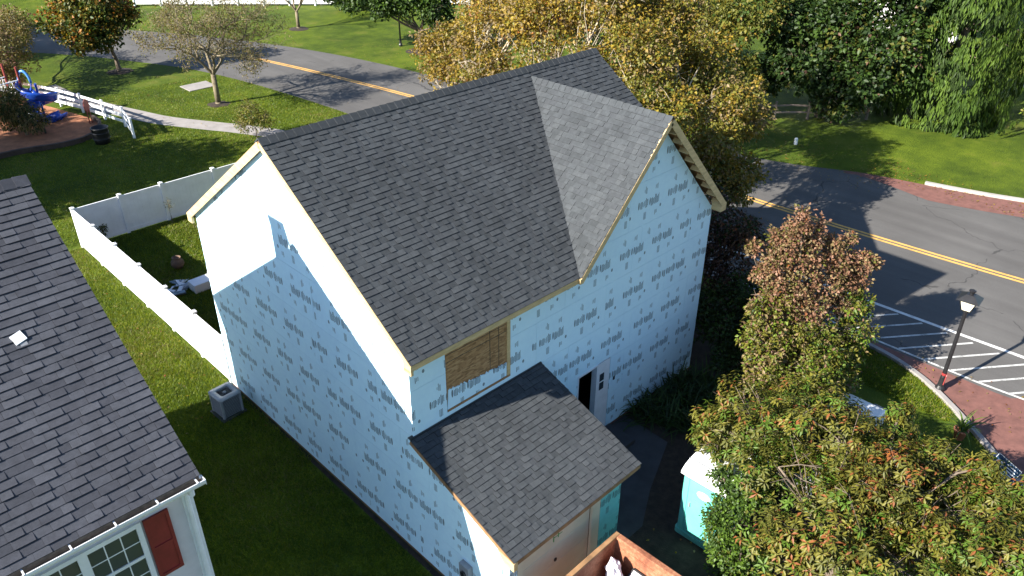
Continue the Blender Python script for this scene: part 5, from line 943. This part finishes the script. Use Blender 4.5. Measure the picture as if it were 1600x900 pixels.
# ------------------------------------------------------------------ far houses
def far_house(label, x0, y0, rz, Lh, Wh, H, seed):
    t = thing('detached_house', label, 'house', (x0, y0, 0), rz); mb = MB(); mb.box(0, Lh, 0, Wh, 0, H); mb.prism([(0, 0, H), (0, Wh, H), (0, Wh/2, H+Wh*.32)], (Lh, 0, 0)); mb.build('wall', M['siding'], t)
    mb = MB(); s = .64; mb.prism([(-.3, -.35, H-.1), (-.3, Wh/2, H+Wh*.33), (-.3, Wh/2, H+Wh*.33+.15), (-.3, -.35, H+.05)], (Lh+.6, 0, 0)); mb.prism([(-.3, Wh+.35, H-.1), (-.3, Wh/2, H+Wh*.33), (-.3, Wh/2, H+Wh*.33+.15), (-.3, Wh+.35, H+.05)], (Lh+.6, 0, 0)); mb.build('roof', M['roof_far'], t)
    k = int(Lh/2.6)
    for i in range(k):
        for z in (1.0, 3.6):
            if z+1.4 > H: continue
            x = 1.0+i*2.6
            for yy in (-.04, Wh+.001):
                mb = MB(); mb.box(x, x+1.1, yy, yy+.039, z, z+1.4); w_ = mb.build('window', M['white'], t); mb = MB(); y2 = yy-.006 if yy < 0 else yy+.04; mb.box(x+.1, x+1.0, y2, y2+.005, z+.1, z+1.3); mb.build('pane', M['glass'], w_)
    return t
far_house('white house behind the weeping cypress at the right edge', 49.5, 2.6, -1.35, 12, 9, 5.6, 1)
far_house('white house half hidden behind the dark bronze tree', 56, 17.5, -1.35, 8, 9, 5.6, 2)
far_house('pale house beyond the road at the top left edge', 2, 79.0, -.25, 15, 9, 5.6, 4)
ff = thing('boundary_fence', 'long white fence along the far lawn at the top edge', 'fence'); A, B_ = Vector((19.8, 64.4, 0)), Vector((41, 44.5, 0)); nf = 13
for i in range(nf+1): mb = MB(); p = A+(B_-A)*i/nf; mb.box(p.x-.07, p.x+.07, p.y-.07, p.y+.07, 0, 1.85); mb.build('post', M['vinyl'], ff)
for i in range(nf): mb = MB(); p, q = A+(B_-A)*(i+.04)/nf, A+(B_-A)*(i+.96)/nf; mb.bar((p.x, p.y, .95), (q.x, q.y, .95), .04, 1.6); mb.build('panel', M['vinyl'], ff)
tree('maple_tree', 'dark bush before the far white fence at the top edge', (32.5, 50.5, 0), 2, .1, [(32.4, 50.4, 1.2, 1.5), (33.8, 49.2, 1.3, 1.5)], dict(ncl=700, k=6, ln=.2, wd=.14, tones=('g_dark', 'g_mid'), wts=(2, 1), spread=.25), seed=95, cat='bush')

# ------------------------------------------------------------------ grass blades and fallen leaves (uncountable)
def inside(P, poly):
    x, y = P[:, 0], P[:, 1]; c = np.zeros(len(P), bool); n = len(poly)
    for i in range(n):
        (x1, y1), (x2, y2) = poly[i], poly[(i+1) % n]; cr = ((y1 > y) != (y2 > y)) & (x < (x2-x1)*(y-y1)/(y2-y1+1e-12)+x1); c ^= cr
    return c
def blades(regions, tones, wts, seed, name='grass'):
    g = np.random.default_rng(seed); Vs, mi = [], []
    for (x0, x1, y0, y1, dens, h, wd, cond) in regions:
        n = int((x1-x0)*(y1-y0)*dens); P = np.c_[g.uniform(x0, x1, n), g.uniform(y0, y1, n)]
        if cond is not None: P = P[cond(P)]
        n = len(P); a = g.uniform(0, 6.283, n); hh = h*(.5+.8*g.random(n)); ln = g.normal(size=(n, 2))*hh[:, None]*.55; V = np.zeros((n, 3, 3)); d = np.c_[np.cos(a), np.sin(a)]*wd*.5
        V[:, 0, :2] = P-d; V[:, 1, :2] = P+d; V[:, 2, :2] = P+ln; V[:, 2, 2] = hh; V[:, :2, 2] = .0
        f = np.sin(P[:, 0]*1.1)*np.sin(P[:, 1]*.8+1)*.18+g.random(n); w_ = np.cumsum(np.array(wts)/sum(wts)); mi.append(np.searchsorted(w_, np.clip(f, 0, .999))); Vs.append(V.reshape(-1, 3))
    V = np.concatenate(Vs); mi = np.minimum(np.concatenate(mi), len(tones)-1); return stuff(tag(tris_mesh(name, V, np.arange(len(V)).reshape(-1, 3), [M[t] for t in tones], mi), 'short mown lawn grass round the houses and the road', 'grass'))
road_poly = near_e+far_e[::-1]; path_poly = None
pc_ = np.array(pl)
def lawn_ok(P):
    ok = ~inside(P, road_poly) & ~inside(P, bed); d = np.min(np.linalg.norm(P[:, None, :]-pc_[None, ::2], axis=2), axis=1); return ok & (d > .75) & ~((P[:, 0] > 12) & (P[:, 0] < 13.8) & (P[:, 1] > 37.3) & (P[:, 1] < 38.8))
blades([(-4.3, -.08, 4.5, 21, 2600, .075, .017, None), (-4.0, -.2, -4, 4.5, 1500, .075, .017, None), (.1, 4.6, 9.2, 20.9, 700, .09, .022, None), (-2, 16.6, 21.3, 33, 330, .065, .028, lawn_ok), (3, 16.8, 33, 40, 200, .055, .03, lawn_ok), (13.0, 15.5, -6.5, 0, 1300, .075, .02, lambda P: ~inside(P, road_poly) & (P[:, 0] > 13.4))], ('g_mid', 'blade_a', 'blade_b', 'blade_c', 'straw'), (1.2, 3, 3.5, 2, .5), 3)
def litter(areas, tones, seed):
    g = np.random.default_rng(seed); P = np.concatenate([np.c_[g.uniform(x0, x1, n), g.uniform(y0, y1, n), np.full(n, .035)] for x0, x1, y0, y1, n in areas]); n = len(P)
    o = leaf_mesh('fallen_leaves', P, np.c_[g.normal(size=(n, 2)), np.full(n, .1)], np.c_[g.normal(size=(n, 2))*.25, np.ones(n)], .06+.06*g.random(n), .05, [M[t] for t in tones], g.integers(0, len(tones), n)); return stuff(tag(o, 'fallen yellow and brown leaves scattered over lawn and road', 'leaves'))
litter([(-3, 0, 6, 21, 110), (5, 16, 22, 46, 260), (27, 32, 2, 12, 420), (15.7, 17, 6, 22, 260), (14, 16.2, -8, -3, 60), (29, 31.2, -5, 4, 300), (24, 30, 30, 40, 240), (17, 27, 2, 30, 160), (4, 9, -9, -3, 200)], ('gold', 'tan', 'rust_l', 'yellow'), 9)
